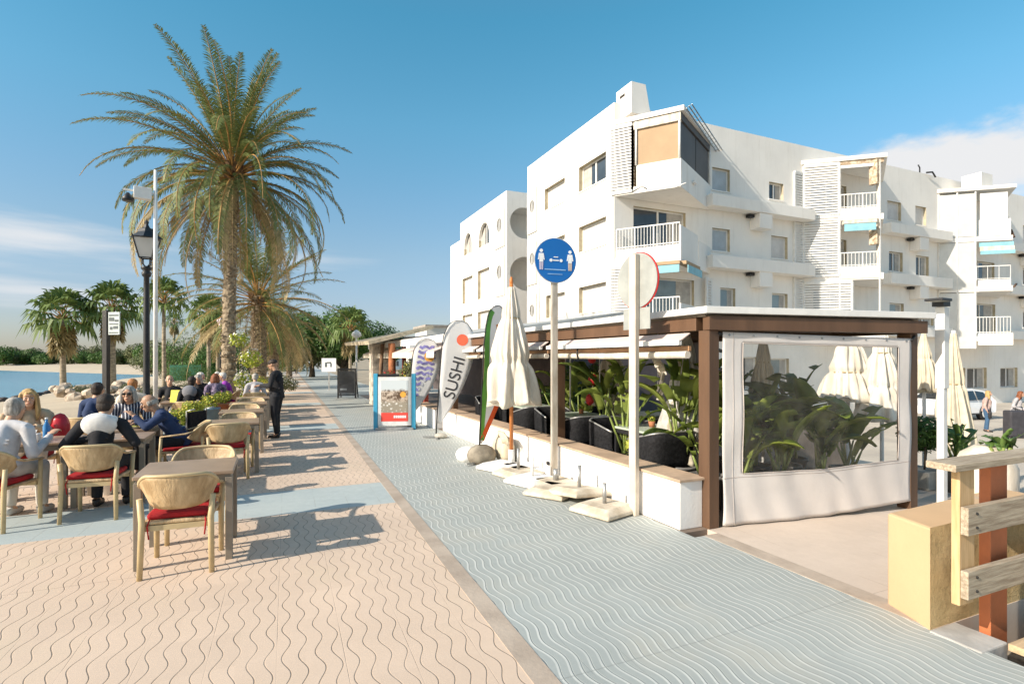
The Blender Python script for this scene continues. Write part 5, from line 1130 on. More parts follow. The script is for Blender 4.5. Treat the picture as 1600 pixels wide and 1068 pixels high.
bl = [('sunlit banana plant close behind left part of the vinyl window', 4.75, 4.45, 8, .75, 41, .30), ('sunlit banana plant close behind middle of the vinyl window', 5.3, 4.42, 9, .8, 43, .30), ('sunlit banana plant close behind right part of the vinyl window', 5.9, 4.35, 8, .72, 45, .28), ('leafy banana plant behind the right edge of the vinyl window', 6.4, 4.35, 7, .8, 47, .24), ('dense low banana plant behind the centre of the vinyl window', 5.5, 4.95, 11, .8, 33, .30), ('tall banana plant behind left part of the vinyl window', 4.65, 5.3, 8, 1.6, 1, .30), ('banana plant with a big bright leaf in the middle of the vinyl window', 5.15, 4.75, 6, .95, 2, .36), ('broad banana plant behind middle of the vinyl window', 5.4, 5.5, 9, 1.25, 3, .34),
      ('banana plant with arching leaf behind right part of the vinyl window', 5.85, 4.8, 7, 1.05, 4, .34), ('dark banana plant at right edge of the vinyl window', 6.35, 5.1, 8, 1.2, 5, .28), ('short leafy plant low in the left corner of the vinyl window', 4.55, 4.75, 6, .6, 6, .2),
      ('banana plant just left of the corner post', 4.55, 6.3, 7, 1.35, 7, .26), ('banana plant standing behind the beige road sign pole', 4.9, 7.4, 7, 1.3, 8, .28), ('dark leafy plant between the two sign poles', 5.2, 8.6, 9, 1.3, 9, .22), ('dark leafy plant right of the blue sign pole', 5.3, 9.6, 10, 1.4, 10, .2),
      ('tall banana plant in the back corner of the terrace', 6.4, 6.9, 8, 1.5, 12, .30)]
for lab, x, y, n, H, sd_, wd in bl: banana(lab, x, y, n, H, sd_, wd=wd)
shrub('potted_shrub', 'dark fine-leaved shrub inside terrace behind the blue sign pole', 6.2, 9.8, 0, [(0, 0, .9, .45), (.2, 0, 1.35, .35), (-.3, .2, .6, .45)], 3000, .07, FICG, 110, flowers=60, fm=RFL)
shrub('potted_shrub', 'dark fine-leaved shrub inside terrace left of the blue sign pole', 6.3, 11.2, 0, [(0, 0, .9, .45), (.2, 0, 1.35, .35), (-.3, .2, .6, .45)], 3000, .07, FICG, 111, flowers=40, fm=WFL)
shrub('potted_shrub', 'yellow-green plant against the low wall near the beige pole', 4.25, 5.6, 0, [(0, 0, .45, .16), (.0, .1, .6, .14)], 300, .08, LIME, 112)
# right of the pergola
ts = thing('topiary_bush', 'round dark clipped bush on thin stems right of the pergola post', 'bush', (*P(1441, 7.2), 0)); m = MB(); leaf_cloud(m, [(0, 0, .72, .27), (.1, .05, .62, .22)], 3800, .045, rr); m.build('crown', FICG, ts)
m = MB(); [m.tube([(.05 * cos(a), .05 * sin(a), .1), (.1 * cos(a), .1 * sin(a), .6)], .012, 5) for a in (0, 2, 4)]; m.build('trunk', BARKD, ts); m = MB(); m.box(-.22, .22, -.2, .2, 0, .24); m.build('pot', mat('stone_trough', (.45, .42, .37), .9, .15, 5), ts, bevel=.02)
x, y = P(1497, 6.9); banana('broad-leaved green plant behind the wooden railing near the white pole', x, y, 10, .34, 21, pot=True, wd=.15, leafL=.30, ph=.42, mt_=SUCC)
x, y = P(1562, 5.0); banana('fleshy-leaved plant on a white mound above the wooden railing', x, y, 9, .10, 22, z=.82, pot=False, wd=.09, leafL=.20, mt_=SUCC)
mo = thing('garden_parasol', 'top of white canvas parasol cover under the fleshy-leaved plant', 'cover', (x + .02, y + .12, 0)); m = MB(); m.lathe((0, 0, 0), [(.22, 0), (.24, .5), (.24, .68), (.19, .80), (.08, .88)], 24); m.build('cover', CREAM2, mo)
# ================================================================== lamp, poles
lp = thing('street_lamp', 'black cast iron street lamp with four-sided glass lantern', 'street lamp', (*P(229, 11.0), 0))
m = MB(); m.lathe((0, 0, 0), [(.16, 0), (.16, .12), (.10, .20), (.09, .7), (.11, .74), (.075, .80), (.06, 1.2), (.055, 3.1), (.05, 3.35), (.08, 3.38), (.09, 3.44), (.06, 3.48), (.10, 3.52), (.10, 3.56), (.03, 3.58)], 14); m.build('pole', BLACKM, lp)
m = MB(); 
for a in (.78, 2.36, 3.93, 5.5): m.tube([(0, 0, 3.55), (.09 * cos(a), .09 * sin(a), 3.62), (.10 * cos(a), .10 * sin(a), 3.74)], .012, 5)
m.build('bracket', BLACKM, lp)
ln = MB(); b0, t0 = .11, .20; z0, z1 = 3.74, 4.14
for i in range(4):
    a0, a1 = pi / 4 + i * pi / 2, pi / 4 + (i + 1) * pi / 2; s2 = 1.414
    ln.bar((b0 * s2 * cos(a0) * .707 * 1.414, b0 * s2 * sin(a0), z0), (t0 * s2 * cos(a0), t0 * s2 * sin(a0), z1), .02, .02)
    ln.bar((b0 * s2 * cos(a0), b0 * s2 * sin(a0), z0), (b0 * s2 * cos(a1), b0 * s2 * sin(a1), z0), .02, .02); ln.bar((t0 * s2 * cos(a0), t0 * s2 * sin(a0), z1), (t0 * s2 * cos(a1), t0 * s2 * sin(a1), z1), .025, .025)
lo = ln.build('lantern', BLACKM, lp); g = MB(); s2 = 1.38
for i in range(4):
    a0, a1 = pi / 4 + i * pi / 2, pi / 4 + (i + 1) * pi / 2
    g.quad((b0 * s2 * cos(a0), b0 * s2 * sin(a0), z0), (b0 * s2 * cos(a1), b0 * s2 * sin(a1), z0), (t0 * s2 * cos(a1), t0 * s2 * sin(a1), z1), (t0 * s2 * cos(a0), t0 * s2 * sin(a0), z1))
g.build('glass', mat('milky_lamp_glass', (.62, .62, .60), .25, .05, trans=.3), lo)
m = MB(); m.lathe((0, 0, 0), [(.30, 4.14), (.26, 4.17), (.15, 4.27), (.13, 4.33), (.06, 4.36), (.03, 4.43), (.045, 4.47), (.005, 4.52)], 4, smooth=False); m.build('lantern_roof', BLACKM, lo)
m = MB()
for a in (.78, 2.36, 3.93, 5.5): m.tube([(.28 * cos(a), .28 * sin(a), 4.14), (.31 * cos(a), .31 * sin(a), 4.22)], [.018, .004], 5)
m.build('finial', BLACKM, lo)
cp = thing('camera_pole', 'slim white pole with small loudspeaker box beside the black street lamp', 'pole', (*P(243, 10.2), 0))
m = MB(); m.tube([(0, 0, 0), (0, 0, 3.9), (0, 0, 5.25)], [.042, .036, .028], 12); m.build('pole', METALW, cp)
m = MB(); m.cbox((-.2, -.02, 4.78), (.28, .16, .22), .2); m.build('box', METALW, cp, bevel=.01); m = MB(); m.lathe((-.42, -.06, 4.6), [(.09, 0), (.10, .05), (.05, .12), (.02, .16)], 12); m.build('camera', BLACKM, cp); m = MB(); m.bar((-.5, -.05, 4.82), (0, 0, 4.80), .03, .03); m.build('arm', METALW, cp)
lp2 = thing('street_lamp', 'distant dark street lamp post between the fan palms and tall date palm', 'street lamp', (*P(345, 32), 0)); m = MB(); m.tube([(0, 0, 0), (0, 0, 3.5)], [.07, .05], 8); m.build('pole', BLACKM, lp2); m = MB(); m.lathe((0, 0, 3.5), [(.08, 0), (.2, .4), (.25, .42), (.05, .65)], 4, smooth=False); m.build('lantern', mat('pinkish_lamp_glass', (.55, .45, .48), .3), lp2)
lp3 = thing('street_lamp', 'white globe street lamp above the far restaurant corner', 'street lamp', (*P(557, 26), 0)); m = MB(); m.tube([(0, 0, 0), (0, 0, 2.7)], [.05, .04], 8); m.build('pole', METALW, lp3); m = MB(); m.lathe((0, 0, 2.7), [(.08, 0), (.24, .1), (.2, .25), (.03, .38)], 12); m.build('lamp_shade', FRAMEW, lp3)
# white pole with floodlight right of the pergola
wp = thing('light_pole', 'square white pole with floodlight on top right of the pergola', 'pole', (*P(1472, 6.35), 0)); m = MB(); m.box(-.038, .038, -.038, .038, 0, 1.35); m.build('lower_pole', METALW, wp, bevel=.004); m = MB(); m.box(-.05, .05, -.05, .05, 1.352, 2.30); m.build('upper_pole', METALW, wp, bevel=.004)
m = MB(); m.cbox((-.02, 0, 2.34), (.14, .12, .06)); m.build('bracket', BLACKM, wp)
m = MB(); m.cbox((-.17, -.05, 2.375), (.24, .18, .03), .1); m.build('floodlight', BLACKM, wp, bevel=.005); m = MB(); m.cbox((-.17, -.05, 2.357), (.20, .14, .004), .1); m.build('lens', mat('floodlight_lens', (.6, .58, .5), .2), wp)
# furled parasols on the lower square and in the terrace
WP = METALW
def P3(px, d, z): x, y = P(px, d); return (x, y, z)
furled('furled_parasol', 'cream furled parasol behind the white light pole in front of the parked car', P3(1490, 9.6, -1.2), 1.35, 3.35, .27, CREAM, WP, .03, 3.4, 11, ties=1)
furled('furled_parasol', 'cream furled parasol between pergola post and the white light pole', P3(1444, 10.2, -1.2), 2.3, 3.4, .20, CREAM, WP, .03, 3.4, 12, ties=1)
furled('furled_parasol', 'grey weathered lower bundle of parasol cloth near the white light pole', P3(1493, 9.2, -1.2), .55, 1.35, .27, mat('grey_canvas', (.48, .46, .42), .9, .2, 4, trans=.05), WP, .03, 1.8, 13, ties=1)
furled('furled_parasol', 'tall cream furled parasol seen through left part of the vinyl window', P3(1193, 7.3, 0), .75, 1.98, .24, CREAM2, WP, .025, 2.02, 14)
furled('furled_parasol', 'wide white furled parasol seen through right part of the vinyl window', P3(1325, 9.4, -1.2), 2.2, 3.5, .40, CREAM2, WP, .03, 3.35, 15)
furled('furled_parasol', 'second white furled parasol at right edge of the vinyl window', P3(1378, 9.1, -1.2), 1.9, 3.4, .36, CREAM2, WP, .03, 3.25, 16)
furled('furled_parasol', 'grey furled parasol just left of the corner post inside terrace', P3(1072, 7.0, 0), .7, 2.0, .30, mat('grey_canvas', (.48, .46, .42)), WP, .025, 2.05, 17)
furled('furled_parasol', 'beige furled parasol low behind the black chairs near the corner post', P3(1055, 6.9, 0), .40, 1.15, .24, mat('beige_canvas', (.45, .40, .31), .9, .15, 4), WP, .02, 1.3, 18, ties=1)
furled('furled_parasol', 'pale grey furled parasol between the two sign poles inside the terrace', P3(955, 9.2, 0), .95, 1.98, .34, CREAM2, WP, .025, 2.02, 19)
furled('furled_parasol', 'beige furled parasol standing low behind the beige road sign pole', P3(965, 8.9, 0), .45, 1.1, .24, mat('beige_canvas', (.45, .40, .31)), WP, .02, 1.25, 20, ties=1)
# hanging red lanterns and white shell mobile
for i, (px, d, z, lab) in enumerate([(925, 8.9, 1.72, 'red paper ball hanging highest inside the terrace'), (926, 8.95, 1.35, 'red paper ball hanging in the middle of its string'), (922, 9.0, 1.02, 'red paper ball hanging lowest in the terrace'), (868, 11, 1.1, 'small red ball hanging deep in the dark terrace')]):
    h = thing('hanging_ball', lab, 'decoration', P3(px, d, z)); m = MB(); m.ell((0, 0, 0), (.075, .075, .10), 12); m.build('ball', RFL, h); m = MB(); m.tube([(0, 0, .1), (0, 0, 2.10 - z)], .006, 5); m.build('cord', BLACKP, h)
mb_ = thing('hanging_mobile', 'white folded cloth figure hanging from the roof left of the corner post', 'decoration', P3(1028, 7.2, 1.2)); rnd = random.Random(4)
for k in range(7): m = MB(); m.cbox((rnd.uniform(-.06, .06), rnd.uniform(-.04, .04), .68 - k * .11), (.10, .02, .16), rnd.uniform(0, 3), Euler((rnd.uniform(-.6, .6), rnd.uniform(-.6, .6), rnd.uniform(0, 3))).to_matrix()); m.build('shell', CREAM2, mb_)
m = MB(); m.tube([(0, 0, 0), (0, 0, .85)], .004, 4); m.build('cord', METALW, mb_)
for i, (px, d) in enumerate([(880, 8.6), (891, 8.8), (937, 8.9)]): x, y = P(px, d); b_ = thing('hanging_rod', ['white blind rod beside the blue sign pole inside terrace', 'second white blind rod right of the first one', 'white blind rod beside the red balls'][i], 'rod', (x, y, .85)); m = MB(); m.tube([(0, 0, 0), (0, 0, 1.25)], .012, 6); m.build('rod', METALW, b_)

# ================================================================== tables and chairs
TTOP = mat('taupe_table_top', (.36, .25, .17), .32, .10, 5, .05, 40, spec=.5); TLEG = mat('taupe_table_leg', (.26, .215, .165), .5, .1, 5)
RESIN = mat('beige_resin_wicker', (.56, .41, .235), .5, .16, 10, .7, 45, stretch=(1, 1, .25), col2=(.36, .24, .12)); RESLEG = mat('beige_chair_leg', (.55, .42, .23), .45, .08, 8); CUSH = mat('red_cushion_cloth', (.42, .012, .015), .8, .2, 6, .2, 60)
def make_table(label, w=.72, d=.68, top=TTOP, leg=TLEG, group='taupe cafe tables'):
    t_ = thing('cafe_table', label, 'table', group=group); m = MB(); m.box(-w / 2, w / 2, -d / 2, d / 2, .725, .755); m.build('tabletop', top, t_, bevel=.006)
    m = MB(); a = .028
    m.box(-w / 2 + .02, w / 2 - .02, -d / 2 + .02, -d / 2 + .045, .665, .722); m.box(-w / 2 + .02, w / 2 - .02, d / 2 - .045, d / 2 - .02, .665, .722); m.box(-w / 2 + .02, -w / 2 + .045, -d / 2 + .046, d / 2 - .046, .665, .722); m.box(w / 2 - .045, w / 2 - .02, -d / 2 + .046, d / 2 - .046, .665, .722); m.build('apron', leg, t_)
    for sx in (-1, 1):
        for sy in (-1, 1): m = MB(); x, y = sx * (w / 2 - a - .006), sy * (d / 2 - a - .006); m.box(x - a, x + a, y - a, y + a, 0, .7); m.build('leg', leg, t_, bevel=.004)
    return t_
def make_chair(label, cushion=True, group='beige wicker armchairs'):
    """faces +Y; curved wicker back wrapping into arms"""
    c = thing('armchair', label, 'chair', group=group); W_ = .27
    for sx in (-1, 1):
        m = MB(); m.tube([(sx * .245, -.27, 0), (sx * .235, -.245, .43), (sx * .25, -.25, .62)], [.017, .02, .018], 8, squash=1.2); m.build('leg', RESLEG, c)
        m = MB(); m.tube([(sx * .245, .255, 0), (sx * .245, .25, .43), (sx * .262, .235, .645)], [.017, .02, .018], 8, squash=1.2); m.build('leg', RESLEG, c)
        m = MB(); m.tube([(sx * .270, .245, .645), (sx * .276, .10, .655), (sx * .278, -.05, .67), (sx * .270, -.15, .70)], [.022, .026, .026, .022], 8, squash=.5); m.build('armrest', RESIN, c)
    m = MB(); m.box(-.235, .235, -.23, .25, .405, .435); m.build('seat', RESIN, c, bevel=.01)
    m = MB(); m.box(-.225, .225, -.235, -.205, .36, .402); m.build('seat_rail', RESLEG, c)
    m = MB(); m.box(-.225, .225, .225, .25, .36, .402); m.build('seat_rail', RESLEG, c)
    # back shell
    m = MB(); NU, NV = 22, 8; m.smooth = True; vs = []
    for j in range(NV + 1):
        v = j / NV
        for i in range(NU + 1):
            u = -1 + 2 * i / NU; a = abs(u); x = .272 * sin(u * pi / 2 * .98) * (1 - .17 * (1 - v)); y = -.31 + .20 * (1 - cos(u * pi / 2 * .98)) + .055 * (1 - v) ** 1.5 + .0; zt = .775 + .02 * (1 - a * a) - .10 * max(0, a - .55) ** 1.3 / .45; zb = .525 + .09 * a ** 3; y += -.03 * v
            vs.append((x, y, zb + (zt - zb) * v))
    m.add(vs, [(j * (NU + 1) + i, j * (NU + 1) + i + 1, (j + 1) * (NU + 1) + i + 1, (j + 1) * (NU + 1) + i) for j in range(NV) for i in range(NU)]); b = m.build('backrest', RESIN, c, solid=.016)
    m = MB(); m.tube([(Vector(vs[NV * (NU + 1) + i]) + Vector((0, 0, .004))) for i in range(NU + 1)], .015, 6); m.build('rim', RESLEG, b)
    if cushion:
        m = MB(); m.cbox((0, .01, .462), (.43, .43, .05)); m.build('cushion', CUSH, c, bevel=.02)
        for sx in (-1, 1): m = MB(); m.tube([(sx * .19, -.21, .45), (sx * .20, -.25, .40), (sx * .19, -.245, .30)], .006, 4); m.build('cushion_tie', CUSH, c)
    return c
T0 = make_table('taupe square table standing alone nearest the camera'); T0.location = (-.66, 5.50, 0)
C0 = make_chair('beige armchair with red cushion pushed under the near side of the nearest table'); C0.location = (-.67, 5.20, 0); C0.rotation_euler = (0, 0, radians(-3))
dup(C0, (-.62, 6.02, 0), radians(178), 'beige armchair facing the camera at the far side of the nearest table')
GT, GC = 'taupe cafe tables', 'beige wicker armchairs'
rows = [(9.22, -.54), (11.05, -.50), (12.9, -.46), (14.6, -.42), (16.6, -.38), (18.6, -.34), (20.6, -.3)]
names = ['second', 'third', 'fourth', 'fifth', 'sixth', 'seventh', 'eighth']
for i, (y, x) in enumerate(rows):
    dup(T0, (x, y, 0), radians(1.3), 'taupe table in the long row beside the walk, %s from the camera' % names[i])
    if i in (0, 2, 5): dup(C0, (x - .04, y - .46, 0), radians(rr.uniform(-6, 6)), 'beige armchair on the near side of the %s table of the row' % names[i])
    if i != 3: dup(C0, (x + .03, y + .50, 0), radians(180 + rr.uniform(-6, 6)), 'beige armchair on the far side of the %s table of the row' % names[i])
# tables of the left group
dup(T0, (-2.48, 7.98, 0), 0, 'table with blue bottle in front of the man in the pale shirt'); dup(T0, (-1.74, 7.98, 0), 0, 'table in front of the man with the white hood')
dup(T0, (-1.84, 8.95, 0), 0, 'table with plates between the woman in sunglasses and the bald man')
dup(T0, (-1.85, 14.0, 0), 0, 'table with yellow menu card farther back on the left'); dup(T0, (-1.62, 17.6, 0), 0, 'table among the seated guests beside the tall palm')
dup(C0, (-1.73, 7.20, 0), radians(-4), 'beige armchair holding the man with the white hood'); dup(C0, (-2.56, 7.13, 0), radians(-14), 'beige armchair holding the man in the pale shirt at left edge')
dup(C0, (-2.86, 8.86, 0), radians(180), 'beige armchair holding the blonde woman'); dup(C0, (-1.93, 9.78, 0), radians(180), 'beige armchair holding the woman in sunglasses'); dup(C0, (-1.14, 8.85, 0), radians(92), 'beige armchair holding the bald man in navy')
dup(C0, (-2.62, 10.45, 0), radians(0), 'beige armchair holding the man in navy seen from behind'); dup(C0, (-2.35, 11.95, 0), radians(10), 'beige armchair holding the person with ginger hair')
dup(C0, (-2.12, 14.75, 0), radians(180), 'beige armchair holding the elderly man in black'); dup(C0, (-1.62, 13.35, 0), radians(0), 'beige armchair holding the person in a grey hood'); dup(C0, (-1.75, 16.7, 0), radians(185), 'beige armchair holding the woman with fair grey hair')
dup(C0, (-1.45, 18.2, 0), radians(180), 'beige armchair holding the white-haired guest'); dup(C0, (-1.15, 17.3, 0), radians(90), 'beige armchair holding the guest in purple'); dup(C0, (-.42, 14.1 + 2.0, 0), radians(0), 'beige armchair holding the guest in a pale grey sweater')
# things on tables
GLZ = mat('white_ceramic', (.75, .74, .72), .2, .04); BLUEB = mat('blue_plastic_bottle', (.08, .30, .60), .2, .1, trans=.3)
def plate(label, x, y, food=True):
    p = thing('plate', label, 'plate', (x, y, .756)); m = MB(); m.lathe((0, 0, 0), [(.05, 0), (.07, .005), (.125, .018), (.13, .022), (.12, .02), (.05, .008)], 24); m.build('dish', GLZ, p)
    if food: m = MB(); rnd = random.Random(int(x * 99)); [m.ell((rnd.uniform(-.05, .05), rnd.uniform(-.05, .05), .022), (.025, .02, .014), 7) for _ in range(7)]; m.build('food', mat('mixed_food', (.30, .18, .05), .7, .5, 30, col2=(.12, .2, .04)), p)
plate('plate with food in front of the woman in sunglasses', -1.9, 9.1); plate('plate with food nearest the bald man', -1.68, 8.82); plate('white plate before the blonde woman', -2.7, 8.15, False)
bt = thing('bottle', 'blue bottle standing on the table of the blonde woman', 'bottle', (-2.42, 8.02, .756)); m = MB(); m.lathe((0, 0, 0), [(.032, 0), (.035, .01), (.035, .15), (.014, .20), (.014, .23)], 14); m.build('body', BLUEB, bt); m = MB(); m.lathe((0, 0, .232), [(.016, 0), (.016, .02)], 10); m.build('cap', FRAMEW, bt)
np_ = thing('napkin_box', 'white napkin box beside the blue bottle', 'box', (-2.50, 7.86, .756)); m = MB(); m.box(-.07, .07, -.05, .05, 0, .09); m.build('box', GLZ, np_, bevel=.01); m = MB(); m.quad((-.03, 0, .09), (.03, 0, .09), (.04, .02, .13), (-.04, .01, .12)); m.build('napkin', FRAMEW, np_, solid=.003)
def cup(label, x, y, z=.756):
    c = thing('cup', label, 'cup', (x, y, z)); m = MB(); m.lathe((0, 0, 0), [(.022, 0), (.035, .07), (.033, .07), (.02, .01)], 12); m.build('body', GLZ, c); m = MB(); m.tube([(.033, 0, .055), (.055, 0, .045), (.03, 0, .02)], .005, 5); m.build('handle', GLZ, c)
cup('white cup near the man with the white hood', -1.85, 7.80); cup('white cup near woman in sunglasses', -2.08, 8.80)
mc = thing('menu_card', 'yellow green menu card standing on a table behind the bald man', 'menu card', (-1.92, 13.72, .756), radians(-30)); m = MB(); m.add([(-.1, -.04, 0), (.1, -.04, 0), (.1, 0, .26), (-.1, 0, .26)], [(0, 1, 2, 3)]); m.build('card', mat('yellow_card', (.70, .66, .05), .5, .2, 12), mc, solid=.006)
m = MB(); m.add([(-.06, -.028, .05), (.06, -.028, .05), (.06, -.012, .15), (-.06, -.012, .15)], [(0, 1, 2, 3)]); m.build('print', mat('brown_print', (.3, .15, .05), .6), mc, solid=.003)
for i, (x, y, h) in enumerate([(-1.30, 9.9, .62), (-1.25, 10.9, .66), (-1.1, 12.2, .7), (-1.0, 13.6, .68)]):
    s = shrub('potted_plant', ['yellow-green plant in a pot nearest the second table of the row', 'yellow-green plant in pot beside the third table', 'yellow-green plant in pot beside the fourth table', 'yellow-green plant in a pot left of the waiter'][i], x, y, 0, [(0, 0, h + .14, .15), (.08, .06, h + .20, .12), (-.07, 0, h + .2, .12)], 700, .045, LIME, 120 + i, flowers=120, fm=YFL); m = MB(); m.lathe((0, 0, 0), [(.12, 0), (.15, h), (.165, h), (.165, h + .03), (.14, h + .03)], 16); m.build('pot', (mat('blue_grey_pot', (.15, .25, .33), .5), TERRA)[i % 2], s)
# things under the hooded man's table
for i in range(3): 
    fp = thing('flower_pot', ['small white flower pot under the table, left one', 'small white flower pot under the table, middle one', 'small white flower pot under the table, right one'][i], 'flower pot', (-1.88 + .17 * i, 8.25, 0)); m = MB(); m.lathe((0, 0, 0), [(.05, 0), (.07, .12), (.075, .12), (.075, .14), (.05, .13)], 12); m.build('pot', GLZ, fp); m = MB(); leaf_cloud(m, [(0, 0, .2, .07)], 90, .04, rr); m.build('foliage', OLIVE, fp)
# black wicker chairs and tables behind the low wall
BLK = mat('black_wicker', (.02, .02, .022), .85, .3, 25, .8, 60, spec=.15)
def tub(label):
    c = thing('tub_chair', label, 'chair', group='black wicker chairs of the terrace'); m = MB(); m.box(-.24, .24, -.22, .26, .36, .43); m.build('seat', BLK, c, bevel=.015)
    m = MB(); m.smooth = True; NU, NV = 16, 4; vs = []
    for j in range(NV + 1):
        for i in range(NU + 1):
            u = -1 + 2 * i / NU; a = abs(u); k = .58; th = u * 1.9; 
            if a < .5: x = .30 * (u / .5) ; y = -.29 + .05 * (a / .5) ** 4
            else: x = .30 * (1 if u > 0 else -1) + .01; y = -.24 + .48 * (a - .5) / .5
            zt = .80 - (.14 * max(0, a - .42) / .58 if a > .42 else 0); vs.append((x * (1 + .05 * j / NV), y - (.03 * j / NV if a < .5 else 0), .34 + (zt - .34) * j / NV))
    m.add(vs, [(j * (NU + 1) + i, j * (NU + 1) + i + 1, (j + 1) * (NU + 1) + i + 1, (j + 1) * (NU + 1) + i) for j in range(NV) for i in range(NU)]); b = m.build('backrest', BLK, c, solid=.03)
    m = MB(); m.tube([(Vector(vs[NV * (NU + 1) + i]) + Vector((0, 0, .008))) for i in range(NU + 1)], .014, 6); m.build('rim', METALG, b)
    for sx in (-1, 1):
        for sy in (-1, 1): m = MB(); m.tube([(sx * .22, sy * .21, 0), (sx * .22, sy * .21, .36)], .015, 6); m.build('leg', METALG, c)
    return c
TB0 = make_table('dark terrace table with pale top', .7, .7, mat('pale_green_table_top', (.40, .46, .38), .4, .05), BLACKM, 'terrace tables behind the low wall')
tt = [(4.75, 6.05), (4.8, 8.0), (4.8, 9.8), (4.8, 11.2), (5.95, 7.6), (5.9, 9.9)]
pos = ['nearest the corner post', 'second from the corner post', 'third from the corner post', 'farthest along the wall', 'in the inner row near the window', 'deep in the inner row']
TC0 = tub('x'); first = True
for i, (x, y) in enumerate(tt):
    o = TB0 if i == 0 else dup(TB0, (0, 0, 0)); o.location = (x, y, 0); o['label'] = 'terrace table with pale top, ' + pos[i]
    for k, (dx, dy, rz) in enumerate([(-.28, -.55, 0), (-.1, .6, 180)] if i < 4 else [(0, -.55, 0)]):
        lab = 'black wicker chair, %s side of the terrace table %s' % (('near', 'far')[k], pos[i])
        if first: TC0.location = (x + dx, y + dy, 0); TC0['label'] = lab; first = False
        else: dup(TC0, (x + dx, y + dy, 0), radians(rz + rr.uniform(-10, 10)), lab)
# table centre pots
for i, (x, y) in enumerate(tt[:3]): fp = thing('flower_pot', 'small orange pot with a green plant on the terrace table ' + pos[i], 'flower pot', (x + .05, y, .756)); m = MB(); m.lathe((0, 0, 0), [(.035, 0), (.05, .08), (.04, .08)], 12); m.build('pot', TERRA, fp); m = MB(); leaf_cloud(m, [(0, 0, .12, .06)], 80, .04, rr); m.build('foliage', LIME, fp)

# ================================================================== parked car
def car(label, loc, rz, paint):
    c = thing('parked_car', label, 'car', loc, rz)   # length along x, nose at -x
    prof = [(-2.1, .35), (-2.12, .55), (-2.02, .72), (-1.25, .92), (-.55, 1.36), (-.1, 1.46), (.9, 1.47), (1.55, 1.38), (1.98, .98), (2.1, .85), (2.12, .45), (2.05, .32)]
    m = MB(); N = len(prof); m.smooth = False; ws = lambda z: .86 if z < .9 else .86 - (z - .9) * .36
    vs = []
    for k in (-1, -.93, .93, 1):
        for x, z in prof:
            inset = .0 if abs(k) < 1 else .04; xc = x * (1 - inset * .3); zz = z - (inset if z > 1.3 else 0) + (inset if z < .4 else 0); vs.append((xc, ws(z) * k, zz))
    fs = []
    for s_ in range(3):
        for i in range(N): i2 = (i + 1) % N; fs.append((s_ * N + i, s_ * N + i2, (s_ + 1) * N + i2, (s_ + 1) * N + i))
    fs += [tuple(range(N)), tuple(range(4 * N - 1, 3 * N - 1, -1))]
    m.add(vs, fs); m.build('body', paint, c, bevel=.03)
    gm = mat('car_window_glass', (.02, .025, .03), .05, .1, spec=.9)
    for s_ in (-1, 1):
        Y = lambda z: s_ * (ws(z) + .004)
        for poly in ([(-1.0, .95), (-.12, .95), (-.12, 1.36), (-.50, 1.30)], [(-.05, .95), (.78, .95), (.78, 1.38), (-.05, 1.37)], [(.86, .95), (1.65, .97), (1.42, 1.30), (.86, 1.38)]):
            m = MB(); m.add([(x, Y(z), z) for x, z in poly], [(0, 1, 2, 3)]); m.build('side_window', gm, c, solid=.006)
        for x in (-1.32, 1.32):
            w = MB(); w.tube([(x, s_ * .66, .32), (x, s_ * .875, .32)], .325, 24); wo_ = w.build('wheel', mat('tyre_rubber', (.02, .02, .02), .8), c)
            w = MB(); w.tube([(x, s_ * .85, .32), (x, s_ * .885, .32)], .21, 20); w.build('rim', METALW, wo_)
            w = MB(); w.tube([(x + .385 * cos(pi * k / 12), s_ * .865, .32 + .385 * sin(pi * k / 12)) for k in range(13)], .02, 5); w.build('wheel_arch', mat('dark_trim', (.05, .05, .05), .7), c)
        m = MB(); m.cbox((2.02, s_ * .70, .88), (.14, .2, .26)); m.build('tail_light', mat('red_lamp', (.5, .02, .02), .2), c, bevel=.02); m = MB(); m.cbox((-2.0, s_ * .62, .66), (.2, .3, .14)); m.build('headlight', mat('clear_lamp', (.6, .62, .65), .1), c, bevel=.02)
        m = MB(); m.cbox((-.72, s_ * .95, 1.0), (.12, .18, .12)); m.build('mirror', paint, c, bevel=.02)
        m = MB(); m.box(-1.0, 1.0, s_ * .868 - .01, s_ * .868 + .01, .28, .34); m.build('sill_trim', mat('dark_trim', (.05, .05, .05), .7), c)
    m = MB(); m.add([(-1.15, -.68, 1.0), (-1.15, .68, 1.0), (-.58, .62, 1.36), (-.58, -.62, 1.36)], [(0, 1, 2, 3)]); m.build('windscreen', gm, c, solid=.01)
    m = MB(); m.add([(1.60, -.64, 1.35), (1.60, .64, 1.35), (1.95, .7, 1.02), (1.95, -.7, 1.02)], [(0, 1, 2, 3)]); m.build('rear_window', gm, c, solid=.01)
    return c
CARW = mat('white_car_paint', (.78, .77, .76), .18, .02, 1, spec=.6)
car('white hatchback parked in the street behind the cream parasols', P3(1478, 26.0, -1.2), radians(-6), CARW)
sc = thing('wheelchair', 'folded black wheelchair behind the bald man', 'wheelchair', (-1.12, 9.75, 0), radians(60))
for s_ in (-1, 1): 
    m = MB(); m.tube([(s_ * .26, .3 * cos(k * pi / 12), .31 + .3 * sin(k * pi / 12)) for k in range(25)], .014, 6); [m.tube([(s_ * .26, 0, .31), (s_ * .26, .3 * cos(k * pi / 4), .31 + .3 * sin(k * pi / 4))], .003, 4) for k in range(8)]; m.build('wheel', BLACKM, sc)
    m = MB(); m.tube([(s_ * .22, -.05, .1), (s_ * .22, -.05, .9), (s_ * .22, -.18, .93)], .013, 6); m.tube([(s_ * .22, -.05, .5), (s_ * .22, .35, .5), (s_ * .22, .42, .12)], .013, 6); m.build('frame', METALG, sc)
